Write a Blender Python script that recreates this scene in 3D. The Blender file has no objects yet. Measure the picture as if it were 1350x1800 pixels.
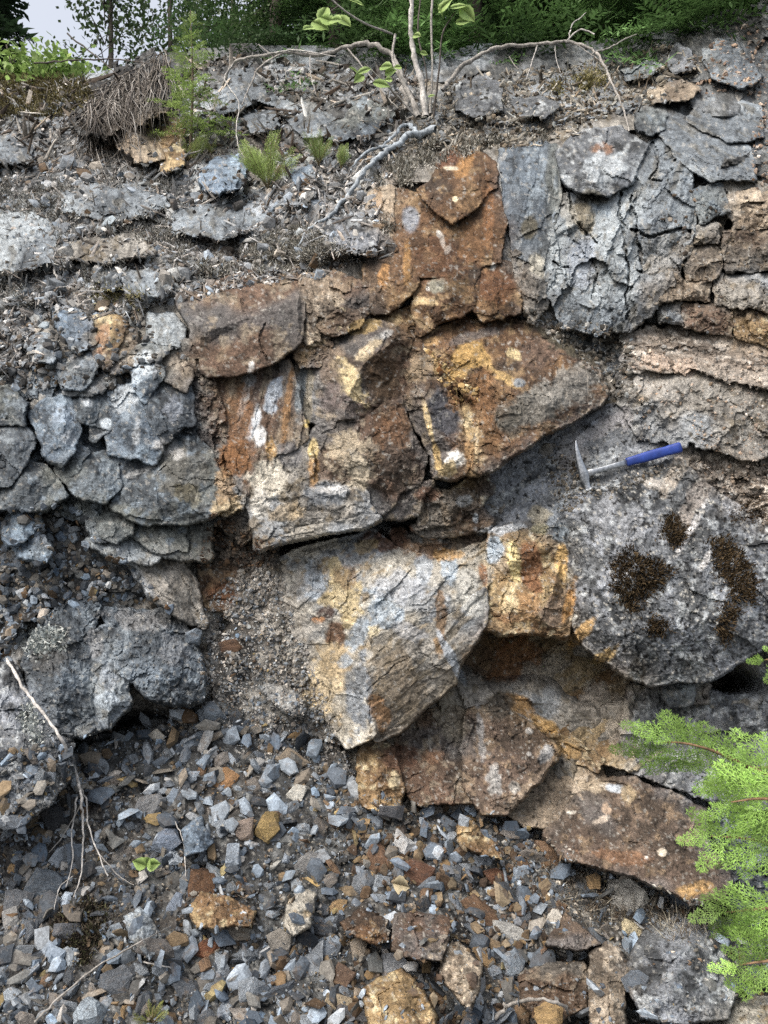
import bpy, bmesh, math, random
import numpy as np
from mathutils import Vector, Matrix
from mathutils.geometry import delaunay_2d_cdt

R = math.radians
scene = bpy.context.scene
C = scene.collection
rng = np.random.default_rng(7)
random.seed(7)

# ------------------------------------------------------------------ camera, sky, sun, exposure
FPX, CAMZ = 1360.0, 1.5                     # focal length in photograph pixels, eye height
cam_d = bpy.data.cameras.new('camera')
cam = bpy.data.objects.new('camera', cam_d); C.objects.link(cam)
cam.location = (0, 0, CAMZ); cam.rotation_euler = (R(90), 0, 0)
cam_d.sensor_fit = 'VERTICAL'; cam_d.sensor_height = 36; cam_d.lens = 36 * FPX / 1800
cam_d.clip_start = 0.05; cam_d.clip_end = 500
scene.camera = cam

SUN_DIR = Vector((-0.55, -0.45, 1.0)).normalized()     # towards the sun
w = bpy.data.worlds.new('World'); scene.world = w; w.use_nodes = True
nt = w.node_tree
sky = nt.nodes.new('ShaderNodeTexSky'); sky.sky_type = 'NISHITA'; sky.sun_disc = False
sky.sun_elevation = math.asin(SUN_DIR.z); sky.sun_rotation = math.atan2(SUN_DIR.x, SUN_DIR.y)
sky.dust_density = 10.0; sky.air_density = 0.6; sky.ozone_density = 0.6
bg = nt.nodes['Background']; bg.inputs['Strength'].default_value = 0.15
hz = nt.nodes.new('ShaderNodeMix'); hz.data_type = 'RGBA'; hz.inputs['Factor'].default_value = 0.30   # bright thin haze over the whole sky
nt.links.new(sky.outputs[0], hz.inputs['A']); hz.inputs['B'].default_value = (7.6, 7.9, 8.2, 1)
nt.links.new(hz.outputs['Result'], bg.inputs['Color'])
sd = bpy.data.lights.new('sun', 'SUN'); sun = bpy.data.objects.new('sun', sd); C.objects.link(sun)
sd.energy = 1.5; sd.angle = R(40); sd.color = (1.0, 0.95, 0.89)
sun.rotation_euler = SUN_DIR.to_track_quat('Z', 'Y').to_euler(); sun.location = (-3, -3, 6)
vs = scene.view_settings
vs.view_transform = 'Standard'; vs.look = 'None'; vs.gamma = 1; vs.exposure = 0.62; vs.use_curve_mapping = False
scene.cycles.max_bounces = 5; scene.cycles.diffuse_bounces = 3; scene.cycles.transparent_max_bounces = 4
scene.cycles.use_denoising = False

# ------------------------------------------------------------------ numeric helpers
def h2(ix, iy, s):
    h = (ix.astype(np.int64) * 374761393 + iy.astype(np.int64) * 668265263 + s * 974634777) & 0xffffffff
    h = ((h ^ (h >> 13)) * 1274126177) & 0xffffffff
    h = ((h ^ (h >> 15)) * 2246822519) & 0xffffffff
    return ((h ^ (h >> 16)) & 0xffffff) / float(0xffffff)

def vnoise(x, y, s):
    ix = np.floor(x); iy = np.floor(y); fx = x - ix; fy = y - iy
    fx = fx * fx * (3 - 2 * fx); fy = fy * fy * (3 - 2 * fy)
    a = h2(ix, iy, s); b = h2(ix + 1, iy, s); c = h2(ix, iy + 1, s); d = h2(ix + 1, iy + 1, s)
    return (a + (b - a) * fx + (c - a) * fy + (a - b - c + d) * fx * fy) * 2 - 1

def fbm(x, y, o, s, gain=0.5):
    t = 0; a = 1; n = 0
    for k in range(o):
        t = t + a * vnoise(x, y, s + k * 17); n += a; a *= gain
        x, y = x * 1.62 - y * 1.18 + 3.7, x * 1.18 + y * 1.62 + 1.3
    return t / n

def vor(x, y, s):
    ix = np.floor(x); iy = np.floor(y)
    f1 = np.full(x.shape, 9.0); f2 = f1.copy(); dx = np.zeros_like(x); dy = np.zeros_like(x); cid = np.zeros_like(x)
    for j in (-1, 0, 1):
        for i in (-1, 0, 1):
            cx = ix + i; cy = iy + j
            ox = cx + 0.1 + 0.8 * h2(cx, cy, s) - x; oy = cy + 0.1 + 0.8 * h2(cx, cy, s + 5) - y
            d = np.sqrt(ox * ox + oy * oy)
            m = d < f1
            f2 = np.where(m, f1, np.minimum(f2, d))
            dx = np.where(m, ox, dx); dy = np.where(m, oy, dy)
            cid = np.where(m, h2(cx, cy, s + 9), cid); f1 = np.where(m, d, f1)
    return cid, f1, f2, dx, dy

def sstep(a, b, x):
    t = np.clip((x - a) / (b - a), 0, 1); return t * t * (3 - 2 * t)

AVOID = []
def in_poly(px, py, poly):
    ins = np.zeros(px.shape, bool); n = len(poly)
    for i in range(n):
        x1, y1 = poly[i]; x2, y2 = poly[(i + 1) % n]
        if y1 == y2: continue
        m = ((y1 > py) != (y2 > py)) & (px < (x2 - x1) * (py - y1) / (y2 - y1) + x1)
        ins ^= m
    return ins

KALB = 0.80; SAT = 0.80
def lin(hexs):
    v = np.array([int(hexs[i:i + 2], 16) for i in (1, 3, 5)]) / 255.0
    v = np.where(v <= 0.04045, v / 12.92, ((v + 0.055) / 1.055) ** 2.4) * KALB
    wm = max(0.0, v[0] - v[2]); v = v + np.array([-.05, .025, .01]) * wm
    g = v @ np.array([.3, .55, .15])
    return g + (v - g) * SAT

# nominal surface: distance Y behind the camera plane for a direction given in photograph pixels
TX = np.array([-700, 0, 340, 675, 1010, 1350, 2050.])
TY = np.array([0, 120, 200, 300, 400, 520, 650, 800, 920, 1100, 1300, 1450, 1650, 1850, 2400.])
TV = np.array([
 [5.2, 5.1, 4.8, 4.3, 4.1, 3.5, 3.2],
 [4.6, 4.5, 4.25, 3.85, 3.65, 3.3, 3.0],
 [4.1, 4.0, 3.85, 3.45, 3.3, 3.1, 2.8],
 [3.6, 3.55, 3.42, 3.08, 2.98, 2.9, 2.7],
 [3.2, 3.18, 3.1, 2.86, 2.82, 2.78, 2.6],
 [2.8, 2.82, 2.76, 2.70, 2.72, 2.66, 2.5],
 [2.55, 2.6, 2.6, 2.6, 2.63, 2.58, 2.4],
 [2.4, 2.48, 2.52, 2.5, 2.5, 2.48, 2.3],
 [2.3, 2.42, 2.46, 2.47, 2.44, 2.40, 2.2],
 [2.2, 2.30, 2.40, 2.42, 2.40, 2.34, 2.1],
 [2.0, 2.14, 2.28, 2.35, 2.38, 2.28, 2.0],
 [1.9, 2.02, 2.06, 2.10, 2.14, 2.10, 1.9],
 [1.72, 1.80, 1.82, 1.84, 1.86, 1.84, 1.7],
 [1.52, 1.58, 1.60, 1.61, 1.62, 1.60, 1.5],
 [1.14, 1.16, 1.17, 1.18, 1.18, 1.17, 1.14]])
def Y0(px, py):
    px = np.clip(px, TX[0], TX[-1]); py = np.clip(py, TY[0], TY[-1])
    i = np.clip(np.searchsorted(TX, px) - 1, 0, len(TX) - 2); j = np.clip(np.searchsorted(TY, py) - 1, 0, len(TY) - 2)
    fx = (px - TX[i]) / (TX[i + 1] - TX[i]); fy = (py - TY[j]) / (TY[j + 1] - TY[j])
    fx = fx * 0.5 + 0.5 * fx * fx * (3 - 2 * fx)
    return (TV[j, i] * (1 - fx) + TV[j, i + 1] * fx) * (1 - fy) + (TV[j + 1, i] * (1 - fx) + TV[j + 1, i + 1] * fx) * fy

def world(px, py, Y):
    px, py, Y = np.broadcast_arrays(np.asarray(px, float), np.asarray(py, float), np.asarray(Y, float))
    return np.stack([(px - 675) / FPX * Y, Y, CAMZ - (py - 900) / FPX * Y], -1)

# record of the front surface built so far, so that loose things can be laid on it
MS, MX0, MY0 = 2, -200, 0
SURF = np.full((1000, 880), 99.0)
def surf_write(ix, iy, Y):
    np.minimum.at(SURF, (iy, ix), Y)
def surf(px, py):
    ix = np.clip(((np.asarray(px) - MX0) / MS).astype(int), 0, SURF.shape[1] - 1)
    iy = np.clip(((np.asarray(py) - MY0) / MS).astype(int), 0, SURF.shape[0] - 1)
    Y = SURF[iy, ix]
    return np.where(Y > 50, Y0(np.asarray(px, float), np.asarray(py, float)), Y)
def surf_normal(px, py, e=7):
    px = np.asarray(px, float); py = np.asarray(py, float)
    s = lambda a, b: (surf(a, b) + surf(a + 3, b) + surf(a - 3, b) + surf(a, b + 3) + surf(a, b - 3)) / 5
    a = world(px + e, py, s(px + e, py)) - world(px - e, py, s(px - e, py))
    b = world(px, py - e, s(px, py - e)) - world(px, py + e, s(px, py + e))
    n = np.cross(a, b); n /= np.linalg.norm(n, axis=-1, keepdims=True) + 1e-9
    return n

# ------------------------------------------------------------------ materials
def new_mat(name):
    m = bpy.data.materials.new(name); m.use_nodes = True
    return m, m.node_tree, m.node_tree.nodes['Principled BSDF']

def rock_material(name, source='attr', rough=0.88, bump=0.7, grain=0.6, spec=0.25, scale=1.0, stain=0):
    m, t, b = new_mat(name)
    N = t.nodes.new; L = t.links.new
    co = N('ShaderNodeTexCoord')
    if source == 'attr':
        a = N('ShaderNodeAttribute'); a.attribute_name = 'Col'; col = a.outputs['Color']; vec = co.outputs['Object']
    else:
        a = N('ShaderNodeObjectInfo'); col = a.outputs['Color']
        ad = N('ShaderNodeVectorMath'); ad.operation = 'ADD'
        L(co.outputs['Object'], ad.inputs[0]); L(a.outputs['Location'], ad.inputs[1]); vec = ad.outputs[0]
    n1 = N('ShaderNodeTexNoise'); n1.inputs['Scale'].default_value = 190 * scale; n1.inputs['Detail'].default_value = 5; n1.inputs['Roughness'].default_value = 0.72
    n2 = N('ShaderNodeTexNoise'); n2.inputs['Scale'].default_value = 26 * scale; n2.inputs['Detail'].default_value = 6; n2.inputs['Roughness'].default_value = 0.65
    for n in (n1, n2): L(vec, n.inputs['Vector'])
    mr = N('ShaderNodeMapRange'); mr.inputs[1].default_value = 0.3; mr.inputs[2].default_value = 0.7
    mr.inputs[3].default_value = 1 - grain; mr.inputs[4].default_value = 1 + grain
    L(n1.outputs['Fac'], mr.inputs[0])
    mr2 = N('ShaderNodeMapRange'); mr2.inputs[1].default_value = 0.32; mr2.inputs[2].default_value = 0.68
    mr2.inputs[3].default_value = 1 - grain * 0.7; mr2.inputs[4].default_value = 1 + grain * 0.6
    L(n2.outputs['Fac'], mr2.inputs[0])
    mu = N('ShaderNodeMath'); mu.operation = 'MULTIPLY'; L(mr.outputs[0], mu.inputs[0]); L(mr2.outputs[0], mu.inputs[1])
    vm = N('ShaderNodeVectorMath'); vm.operation = 'SCALE'; L(col, vm.inputs[0]); L(mu.outputs[0], vm.inputs['Scale'])
    # pale mineral and lichen flecks
    n3 = N('ShaderNodeTexNoise'); n3.inputs['Scale'].default_value = 110 * scale; n3.inputs['Detail'].default_value = 3; n3.inputs['Roughness'].default_value = 0.8
    L(vec, n3.inputs['Vector'])
    cr = N('ShaderNodeMapRange'); cr.inputs[1].default_value = 0.64; cr.inputs[2].default_value = 0.70; cr.inputs[4].default_value = 0.55
    L(n3.outputs['Fac'], cr.inputs[0])
    mx = N('ShaderNodeMix'); mx.data_type = 'RGBA'; L(cr.outputs[0], mx.inputs['Factor'])
    L(vm.outputs[0], mx.inputs['A']); mx.inputs['B'].default_value = (0.42, 0.41, 0.38, 1)
    out = mx.outputs['Result']
    if stain:
        n4 = N('ShaderNodeTexNoise'); n4.inputs['Scale'].default_value = stain; n4.inputs['Detail'].default_value = 4; n4.inputs['Roughness'].default_value = 0.7; L(vec, n4.inputs['Vector'])
        c4 = N('ShaderNodeMapRange'); c4.inputs[1].default_value = 0.56; c4.inputs[2].default_value = 0.68; c4.inputs[4].default_value = 0.5; L(n4.outputs['Fac'], c4.inputs[0])
        m4 = N('ShaderNodeMix'); m4.data_type = 'RGBA'; L(c4.outputs[0], m4.inputs['Factor']); L(out, m4.inputs['A']); m4.inputs['B'].default_value = (.15, .105, .06, 1)
        c5 = N('ShaderNodeMapRange'); c5.inputs[1].default_value = 0.47; c5.inputs[2].default_value = 0.34; c5.inputs[4].default_value = 0.5; L(n4.outputs['Fac'], c5.inputs[0])
        m5 = N('ShaderNodeMix'); m5.data_type = 'RGBA'; L(c5.outputs[0], m5.inputs['Factor']); L(m4.outputs['Result'], m5.inputs['A']); m5.inputs['B'].default_value = (.075, .07, .066, 1)
        out = m5.outputs['Result']
    L(out, b.inputs['Base Color'])
    b.inputs['Roughness'].default_value = rough; b.inputs['Specular IOR Level'].default_value = spec
    bp = N('ShaderNodeBump'); bp.inputs['Strength'].default_value = bump; bp.inputs['Distance'].default_value = 0.006 / min(scale * 1.0, 1) ** .5 if scale < 1 else 0.006
    ad2 = N('ShaderNodeMath'); ad2.operation = 'MULTIPLY_ADD'; ad2.inputs[1].default_value = 0.45
    L(n1.outputs['Fac'], ad2.inputs[0]); L(n2.outputs['Fac'], ad2.inputs[2])
    L(ad2.outputs[0], bp.inputs['Height']); L(bp.outputs[0], b.inputs['Normal'])
    return m

M_ROCK = rock_material('weathered_rock')
M_SOIL = rock_material('gritty_soil', bump=0.8, grain=0.6)
M_CHIP = rock_material('stone_chip', grain=0.45, bump=0.4, stain=22)
M_STONE = rock_material('loose_stone', source='obj', grain=0.5, bump=0.6, scale=.055, stain=1.3)

def attr_material(name, rough=0.7, trans=0.0, spec=0.3, var=0.3, scale=60):
    m, t, b = new_mat(name)
    N = t.nodes.new; L = t.links.new
    a = N('ShaderNodeAttribute'); a.attribute_name = 'Col'
    co = N('ShaderNodeTexCoord'); n = N('ShaderNodeTexNoise'); n.inputs['Scale'].default_value = scale; n.inputs['Detail'].default_value = 4
    L(co.outputs['Object'], n.inputs['Vector'])
    mr = N('ShaderNodeMapRange'); mr.inputs[1].default_value = 0.3; mr.inputs[2].default_value = 0.7; mr.inputs[3].default_value = 1 - var; mr.inputs[4].default_value = 1 + var
    L(n.outputs['Fac'], mr.inputs[0])
    vm = N('ShaderNodeVectorMath'); vm.operation = 'SCALE'; L(a.outputs['Color'], vm.inputs[0]); L(mr.outputs[0], vm.inputs['Scale'])
    L(vm.outputs[0], b.inputs['Base Color']); b.inputs['Roughness'].default_value = rough; b.inputs['Specular IOR Level'].default_value = spec
    if trans:
        tr = N('ShaderNodeBsdfTranslucent'); L(vm.outputs[0], tr.inputs['Color'])
        ms = N('ShaderNodeMixShader'); ms.inputs[0].default_value = trans
        L(b.outputs[0], ms.inputs[1]); L(tr.outputs[0], ms.inputs[2]); L(ms.outputs[0], t.nodes['Material Output'].inputs['Surface'])
    return m
M_WOOD = attr_material('weathered_wood', 0.85, var=0.45, scale=90)
M_LEAF = attr_material('green_leaf', 0.5, trans=0.35, var=0.2)
M_NEEDLE = attr_material('conifer_needle', 0.55, trans=0.3, var=0.25)
M_MOSS = attr_material('dry_moss', 0.95, var=0.5, scale=160, spec=0.1)

# ------------------------------------------------------------------ mesh linking
def link(name, mesh, parent=None, label=None, cat=None, group=None, kind=None, mat=None):
    o = bpy.data.objects.new(name, mesh); C.objects.link(o)
    if parent: o.parent = parent
    if mat and mesh: mesh.materials.append(mat)
    if label: o['label'] = label
    if cat: o['category'] = cat
    if group: o['group'] = group
    if kind: o['kind'] = kind
    return o

def mesh_np(name, V, F, col=None, smooth=False):
    """V (n,3), F (m,k) of constant corner count"""
    me = bpy.data.meshes.new(name)
    V = np.ascontiguousarray(V, np.float32); F = np.ascontiguousarray(F, np.int32); k = F.shape[1]
    me.vertices.add(len(V)); me.vertices.foreach_set('co', V.ravel())
    me.loops.add(F.size); me.loops.foreach_set('vertex_index', F.ravel())
    me.polygons.add(len(F)); me.polygons.foreach_set('loop_start', np.arange(0, F.size, k, dtype=np.int32))
    me.polygons.foreach_set('use_smooth', np.full(len(F), smooth))
    me.update(calc_edges=True)
    if col is not None:
        a = me.color_attributes.new('Col', 'FLOAT_COLOR', 'POINT')
        c = np.ones((len(V), 4), np.float32); c[:, :3] = col
        a.data.foreach_set('color', c.ravel())
    return me

# ------------------------------------------------------------------ colours of the rock
PAL = {
 'rust': ['#684a30', '#483322', '#83623f', '#443930', '#987a54'],
 'rust2': ['#685040', '#4a3e34', '#867058', '#5e5e5e', '#928470'],
 'gold': ['#95784e', '#735638', '#bfa270', '#564232', '#d6c498'],
 'brown': ['#5a4636', '#3e3026', '#7b6450', '#6a665e', '#8a7a66'],
 'grey':  ['#72777b', '#8e9498', '#54585b', '#a4a8a8', '#6e685e'],
 'greyw': ['#857f76', '#a29c92', '#605b54', '#9aa0a4', '#75664f'],
 'blue': ['#748392', '#96a8b6', '#525c66', '#686a6a', '#808890'],
 'dark': ['#4e5256', '#70777e', '#34373a', '#75736a', '#8a9094'],
 'olive': ['#5f6262', '#7c807e', '#44474a', '#7c7668', '#74808a'],
 'lich': ['#686b6e', '#90949a', '#282b2d', '#565858', '#b0b4b4'],
 'cream': ['#a6a194', '#c8c4b6', '#827b6c', '#8d969e', '#947c56'],
 'tan':   ['#9c8b76', '#7c6c5a', '#b9a890', '#5e5449', '#c8b8a2'],
 'pink': ['#a09282', '#82766a', '#bcb0a2', '#645a50', '#ccc4b8'],
 'smooth': ['#94805f', '#7a5c38', '#b0a084', '#80592f', '#a09684'],
 'purple': ['#665448', '#4e4238', '#7e6a5a', '#6c6866', '#8c745a'],
 'soil': ['#6c6c6a', '#484745', '#88898a', '#a2a6aa', '#5a5752'],
 'litter':['#6c6862', '#4a443e', '#8c8880', '#b0aca2', '#5c5248'],
 'scree': ['#42413f', '#2c2a29', '#5a5956', '#4a423b', '#706f6c'],
}
SKY_COOL = {'dark': .07, 'olive': .06, 'blue': .05, 'grey': .05, 'lich': .03, 'soil': .05, 'scree': .05, 'greyw': .02}  # blue cast of the skylight put into these rock colours
PAL = {k: [lin(c) * np.array([1 - 1.3 * SKY_COOL.get(k, 0), 1 + .3 * SKY_COOL.get(k, 0), 1 + 1.5 * SKY_COOL.get(k, 0)]) for c in v] for k, v in PAL.items()}

# stains, veins with shapes of their own: x, y, rx, ry, tilt(deg), colour, strength, raggedness
STAINS_AND_SHADE = [
 # white and golden streaks of the panel below the rust slab
 (432, 690, 7, 50, -12, '#cfd2cf', .9, .9), (446, 745, 9, 32, -14, '#c4cdd4', .95, .8), (457, 768, 12, 20, 0, '#d2d6d6', .95, .8), (482, 690, 14, 34, -16, '#a9b8c6', .85, 1.0),
 (440, 668, 14, 14, 0, '#8f959a', .7, 1), (475, 790, 9, 26, 0, '#b58a4a', .8, 1), (505, 720, 7, 80, -6, '#8c6438', .8, .8), (420, 750, 26, 60, -14, '#7b5433', .8, 1.0),
 (415, 810, 30, 36, -20, '#85582f', .9, .9), (528, 690, 9, 50, -8, '#6f7a80', .9, .6), (543, 700, 8, 60, -4, '#a39a86', .8, 1.0), (539, 745, 6, 8, 0, '#d8b860', .9, .5),
 (551, 790, 9, 24, -3, '#dcc07a', .95, .5), (552, 830, 11, 26, 0, '#a87c44', .85, .8), (470, 840, 34, 30, 20, '#cfc9b8', .85, 1.1), (455, 880, 22, 30, 0, '#b9b7ae', .8, 1.1), (510, 800, 24, 26, 0, '#6a6c70', .7, 1.0),
 (575, 870, 40, 22, 6, '#7f8890', .8, .9), (600, 860, 30, 7, 8, '#d4d6d4', .85, 1.1), (600, 790, 40, 34, 20, '#b7a78c', .75, 1.2), (630, 830, 24, 30, 0, '#c0b49c', .75, 1.3), (500, 905, 36, 16, 5, '#b09a78', .7, 1.2),
 # lens block: stains, plus the lit cream flank and shaded lens face as colour
 (617, 670, 20, 52, 32, '#d6bf8c', .95, .9), (650, 615, 32, 12, 40, '#bca988', .85, .9), (668, 660, 34, 50, 22, '#57432f', .9, .4), (575, 640, 24, 42, 20, '#7a6a5c', .8, 1.0), (586, 700, 24, 30, 0, '#6c6260', .7, 1),
 (690, 760, 34, 42, 0, '#704d30', .8, .8), (700, 820, 30, 50, 20, '#4f443c', .8, .8), (640, 575, 34, 12, 10, '#a88a52', .8, 1.2), (672, 590, 22, 6, 20, '#a6a8a6', .7, 1),
 # upper rust column
 (778, 424, 5, 17, 8, '#e4e2d8', .95, .9), (786, 440, 5, 9, -25, '#dedbd0', .9, 1), (772, 412, 5, 9, 20, '#e2e0d8', .9, .9), (800, 350, 6, 6, 0, '#ecdcb4', .98, .3), (722, 385, 16, 26, 0, '#7e8690', .9, .5),
 (700, 440, 12, 70, 0, '#7c5a3c', .7, 1), (716, 460, 7, 40, 0, '#a8793c', .7, 1.1), (858, 380, 12, 60, 0, '#8a5c34', .8, .9), (815, 290, 14, 26, -30, '#a8753a', .9, .7), (785, 280, 20, 16, 0, '#6e4630', .8, .8), (794, 296, 12, 4, 0, '#d8ccb0', .9, 1.2),
 (770, 500, 18, 12, 0, '#8e9080', .7, 1.2), (752, 507, 4, 5, 0, '#f0efe8', .95, .5), (745, 530, 20, 8, -10, '#c4a878', .8, 1.4), (675, 485, 10, 22, -10, '#a8763c', .8, 1.0), (867, 468, 4, 9, 0, '#d4d4cc', .9, .8),
 (870, 500, 30, 34, 0, '#6c4426', .8, .8), (800, 500, 26, 20, 20, '#5a4428', .8, .8), (690, 300, 20, 30, 30, '#8a7a6a', .7, 1.2), (665, 350, 9, 26, 0, '#a08466', .8, 1), (780, 455, 50, 40, 0, '#69452c', .6, .8), (830, 430, 26, 50, 20, '#8a6038', .6, 1),
 # nose block
 (825, 625, 42, 24, 10, '#bb9148', .9, .9), (835, 590, 50, 10, 15, '#77706c', .7, .9), (880, 660, 40, 8, -30, '#c09a58', .8, 1.2), (905, 625, 14, 10, -20, '#d8c08a', .8, 1.3), (850, 700, 24, 60, 0, '#7a5430', .8, .8),
 (930, 720, 60, 34, 20, '#72716a', .9, .9), (1000, 680, 55, 34, 20, '#85837c', .85, 1.0), (915, 673, 12, 9, 0, '#7a8690', .9, .6), (950, 620, 40, 30, -20, '#6c5648', .8, 1), (890, 740, 26, 30, 0, '#56534a', .7, 1), (865, 770, 18, 36, 10, '#74512f', .8, .8),
 (980, 600, 40, 9, -35, '#4e4a3c', .85, 1.2), (760, 600, 20, 10, 20, '#a07c4c', .7, 1),
 # fin: stains, plus shade painted on its right-hand face
 (782, 728, 24, 50, 20, '#4b4e55', .95, .6), (752, 738, 6, 46, 14, '#dcc08a', .95, .7), (768, 800, 7, 26, 10, '#cba868', .9, .9), (800, 805, 17, 18, 0, '#dcdcd4', .95, .9), (790, 825, 16, 14, 0, '#c7ac78', .9, 1), (740, 650, 24, 30, 0, '#9a8468', .8, 1.2), (735, 700, 20, 22, 0, '#70665e', .7, 1),
 (838, 770, 4, 44, -2, '#d0b486', .8, .8), (826, 800, 9, 26, 0, '#b48a58', .8, .9), (800, 660, 24, 20, 30, '#c49a52', .9, 1.3), (770, 640, 12, 30, 30, '#c09a5c', .8, 1.3), (800, 700, 20, 20, 0, '#8a6034', .8, 1.2),
 # under the ledge
 (815, 880, 16, 9, 20, '#9aa0a2', .8, .9), (760, 870, 30, 14, 0, '#74503a', .7, 1), (836, 911, 5, 8, 0, '#b4c2cc', .8, .8),
 # big central block
 (560, 960, 60, 16, 12, '#d6cfbe', .85, 1.4), (548, 1024, 26, 32, 0, '#9aa8b4', .85, 1.2), (600, 1040, 30, 60, 10, '#c3ac78', .8, 1.3), (610, 1010, 20, 26, 0, '#7a5a38', .6, 1.4), (672, 1075, 34, 32, -15, '#9aaebe', .8, 1.3), (700, 1030, 44, 30, 0, '#a4acb4', .8, 1),
 (655, 1110, 14, 12, 0, '#cfc09a', .8, 1), (575, 1076, 17, 14, 0, '#4a3a34', .97, .6), (556, 1090, 16, 8, 0, '#b0743a', .9, 1), (588, 1160, 24, 36, -20, '#5c4438', .97, .6), (592, 1120, 18, 26, 0, '#6e4c34', .9, .7), (575, 1190, 34, 60, -18, '#c2ab82', .75, 1.2),
 (625, 1120, 14, 44, -24, '#8fa2b2', .75, 1.3), (630, 1230, 22, 60, -4, '#808c98', .85, 1.2), (625, 1190, 20, 20, 0, '#6e7478', .8, .8), (700, 1200, 50, 66, 20, '#82735e', .7, 1), (665, 1250, 18, 40, 10, '#8a6238', .8, 1), (775, 1080, 9, 56, 3, '#7c5c3a', .8, 1.3), (770, 1140, 8, 26, 10, '#96703e', .8, 1.3),
 (790, 1150, 9, 50, 28, '#a8b4be', .8, .9), (820, 1040, 30, 40, 20, '#b4b6b0', .8, 1.2), (790, 1000, 14, 40, 0, '#a8bccc', .85, 1), (745, 1000, 16, 34, 0, '#aab6c0', .8, 1.2), (720, 1110, 40, 14, -20, '#8e9296', .7, 1), (680, 945, 40, 20, 0, '#6a4632', .85, 1.2), (760, 965, 50, 18, -6, '#8c6a4c', .8, 1.3),
 (790, 975, 30, 12, 0, '#c09456', .8, 1.4), (870, 965, 14, 26, 0, '#a9bccb', .9, .9), (850, 1010, 9, 20, 10, '#8a5a36', .85, .8), (640, 960, 24, 14, 0, '#b79a68', .7, 1.4), (678, 935, 6, 12, -30, '#dfe4e6', .9, .8), (480, 1050, 60, 60, 0, '#a09a90', .6, 1.3), (500, 1130, 60, 70, 0, '#aaa59a', .6, 1.4),
 # fold block
 (903, 985, 12, 34, 10, '#e0cb8c', .95, .9), (935, 1000, 22, 48, 8, '#7a5030', .95, .7), (925, 1060, 20, 30, 30, '#a47a4c', .8, 1), (898, 1060, 14, 26, 0, '#cdb68a', .85, 1), (890, 1085, 30, 10, -8, '#8a6440', .8, 1), (970, 1080, 30, 26, 0, '#8f7a68', .8, 1), (880, 930, 40, 9, 6, '#b8c0c6', .9, 1.1), (950, 930, 20, 12, 0, '#a9a078', .7, 1),
 # lichen boulder: orange rim, clean grey streaks, white streak
 (988, 990, 12, 40, 4, '#d0a45c', .95, .7), (1000, 1060, 10, 40, -14, '#bd8a48', .95, .7), (1020, 1115, 12, 40, -40, '#c59a5a', .95, .8), (1060, 1155, 10, 34, -58, '#b8975c', .9, .9), (1060, 900, 20, 40, -20, '#8a9096', .85, .9), (1105, 930, 30, 36, -30, '#868c92', .85, .9),
 (1190, 830, 16, 46, -30, '#b4a898', .8, .8), (1220, 880, 16, 70, -28, '#8e857c', .8, .9), (1215, 930, 6, 50, -28, '#d8d8d6', .9, .9), (1240, 985, 5, 20, -26, '#d8d8d6', .85, 1), (1150, 850, 40, 9, -10, '#b8b2a8', .7, 1.2), (975, 905, 9, 30, -25, '#98a4ae', .9, .8), (985, 935, 16, 20, 0, '#788690', .9, .8), (945, 905, 22, 14, 0, '#b0a68c', .7, 1.1),
 # cave apron
 (900, 1160, 40, 44, -40, '#8c5a30', .8, 1), (950, 1180, 24, 60, -50, '#9c968a', .7, 1), (845, 1160, 30, 30, 0, '#7c6248', .7, 1), (915, 1240, 34, 14, -30, '#b98a4a', .9, 1), (960, 1275, 30, 10, -30, '#c29650', .9, 1), (1040, 1240, 30, 40, -30, '#aaa398', .8, 1), (1085, 1260, 24, 44, 0, '#a59d90', .8, 1.2), (880, 1240, 26, 26, 0, '#5e564c', .9, .6), (790, 1260, 26, 40, 20, '#8f8878', .7, 1), (1000, 1320, 26, 14, -20, '#b08a52', .8, 1),
 (960, 1325, 12, 16, -30, '#a4a8aa', .85, .9), (930, 1285, 8, 6, 0, '#b4b4b0', .9, 1), (930, 1325, 6, 6, 0, '#b0b0ac', .8, 1), (870, 1370, 14, 30, 10, '#989a98', .8, 1.4), (905, 1385, 10, 12, 0, '#a8a8a2', .7, 1.3), (845, 1290, 8, 50, 5, '#8d8f90', .8, 1.2), (1040, 1380, 24, 16, 0, '#b8a68c', .8, 1.2), (700, 1330, 30, 24, 0, '#6a4a38', .8, 1), (760, 1330, 20, 12, 0, '#8a6448', .7, 1),
 # flat rusty slab
 (1080, 1385, 20, 9, -10, '#b6c2cc', .95, .8), (1105, 1395, 14, 16, 0, '#b09a78', .9, .8), (1065, 1420, 7, 12, 20, '#c0a48a', .9, .9), (1060, 1440, 14, 6, 20, '#c8b8a6', .8, 1.3), (1165, 1498, 9, 7, 0, '#c8bca8', .9, .6), (1136, 1508, 4, 4, 0, '#e4e0d8', .95, .5), (1220, 1565, 28, 14, 20, '#b08850', .9, 1), (1090, 1505, 60, 12, -8, '#8a6244', .7, 1), (1003, 1428, 10, 4, 10, '#d8d2c4', .9, .8),
 # jumble on the left: stains, plus a pale lit top painted on the largest block
 (255, 640, 16, 26, 0, '#c2d0d8', .9, 1.1), (240, 665, 10, 22, -10, '#aebfcb', .85, 1), (215, 705, 22, 26, 0, '#b4c0c8', .85, 1.2), (186, 745, 12, 11, 0, '#c0d0da', .98, .3), (180, 765, 18, 5, 24, '#a8b4bc', .8, .8), (240, 760, 7, 26, -5, '#a9b2b8', .8, .9), (150, 705, 14, 8, -20, '#c4d0d8', .9, .9), (300, 720, 20, 20, 0, '#8a94a0', .7, 1), (245, 830, 30, 6, 20, '#b0b4b4', .8, 1), (320, 830, 50, 40, 20, '#6e6c62', .7, 1), (300, 790, 36, 14, -20, '#a7a9a8', .7, 1.2),
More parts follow.
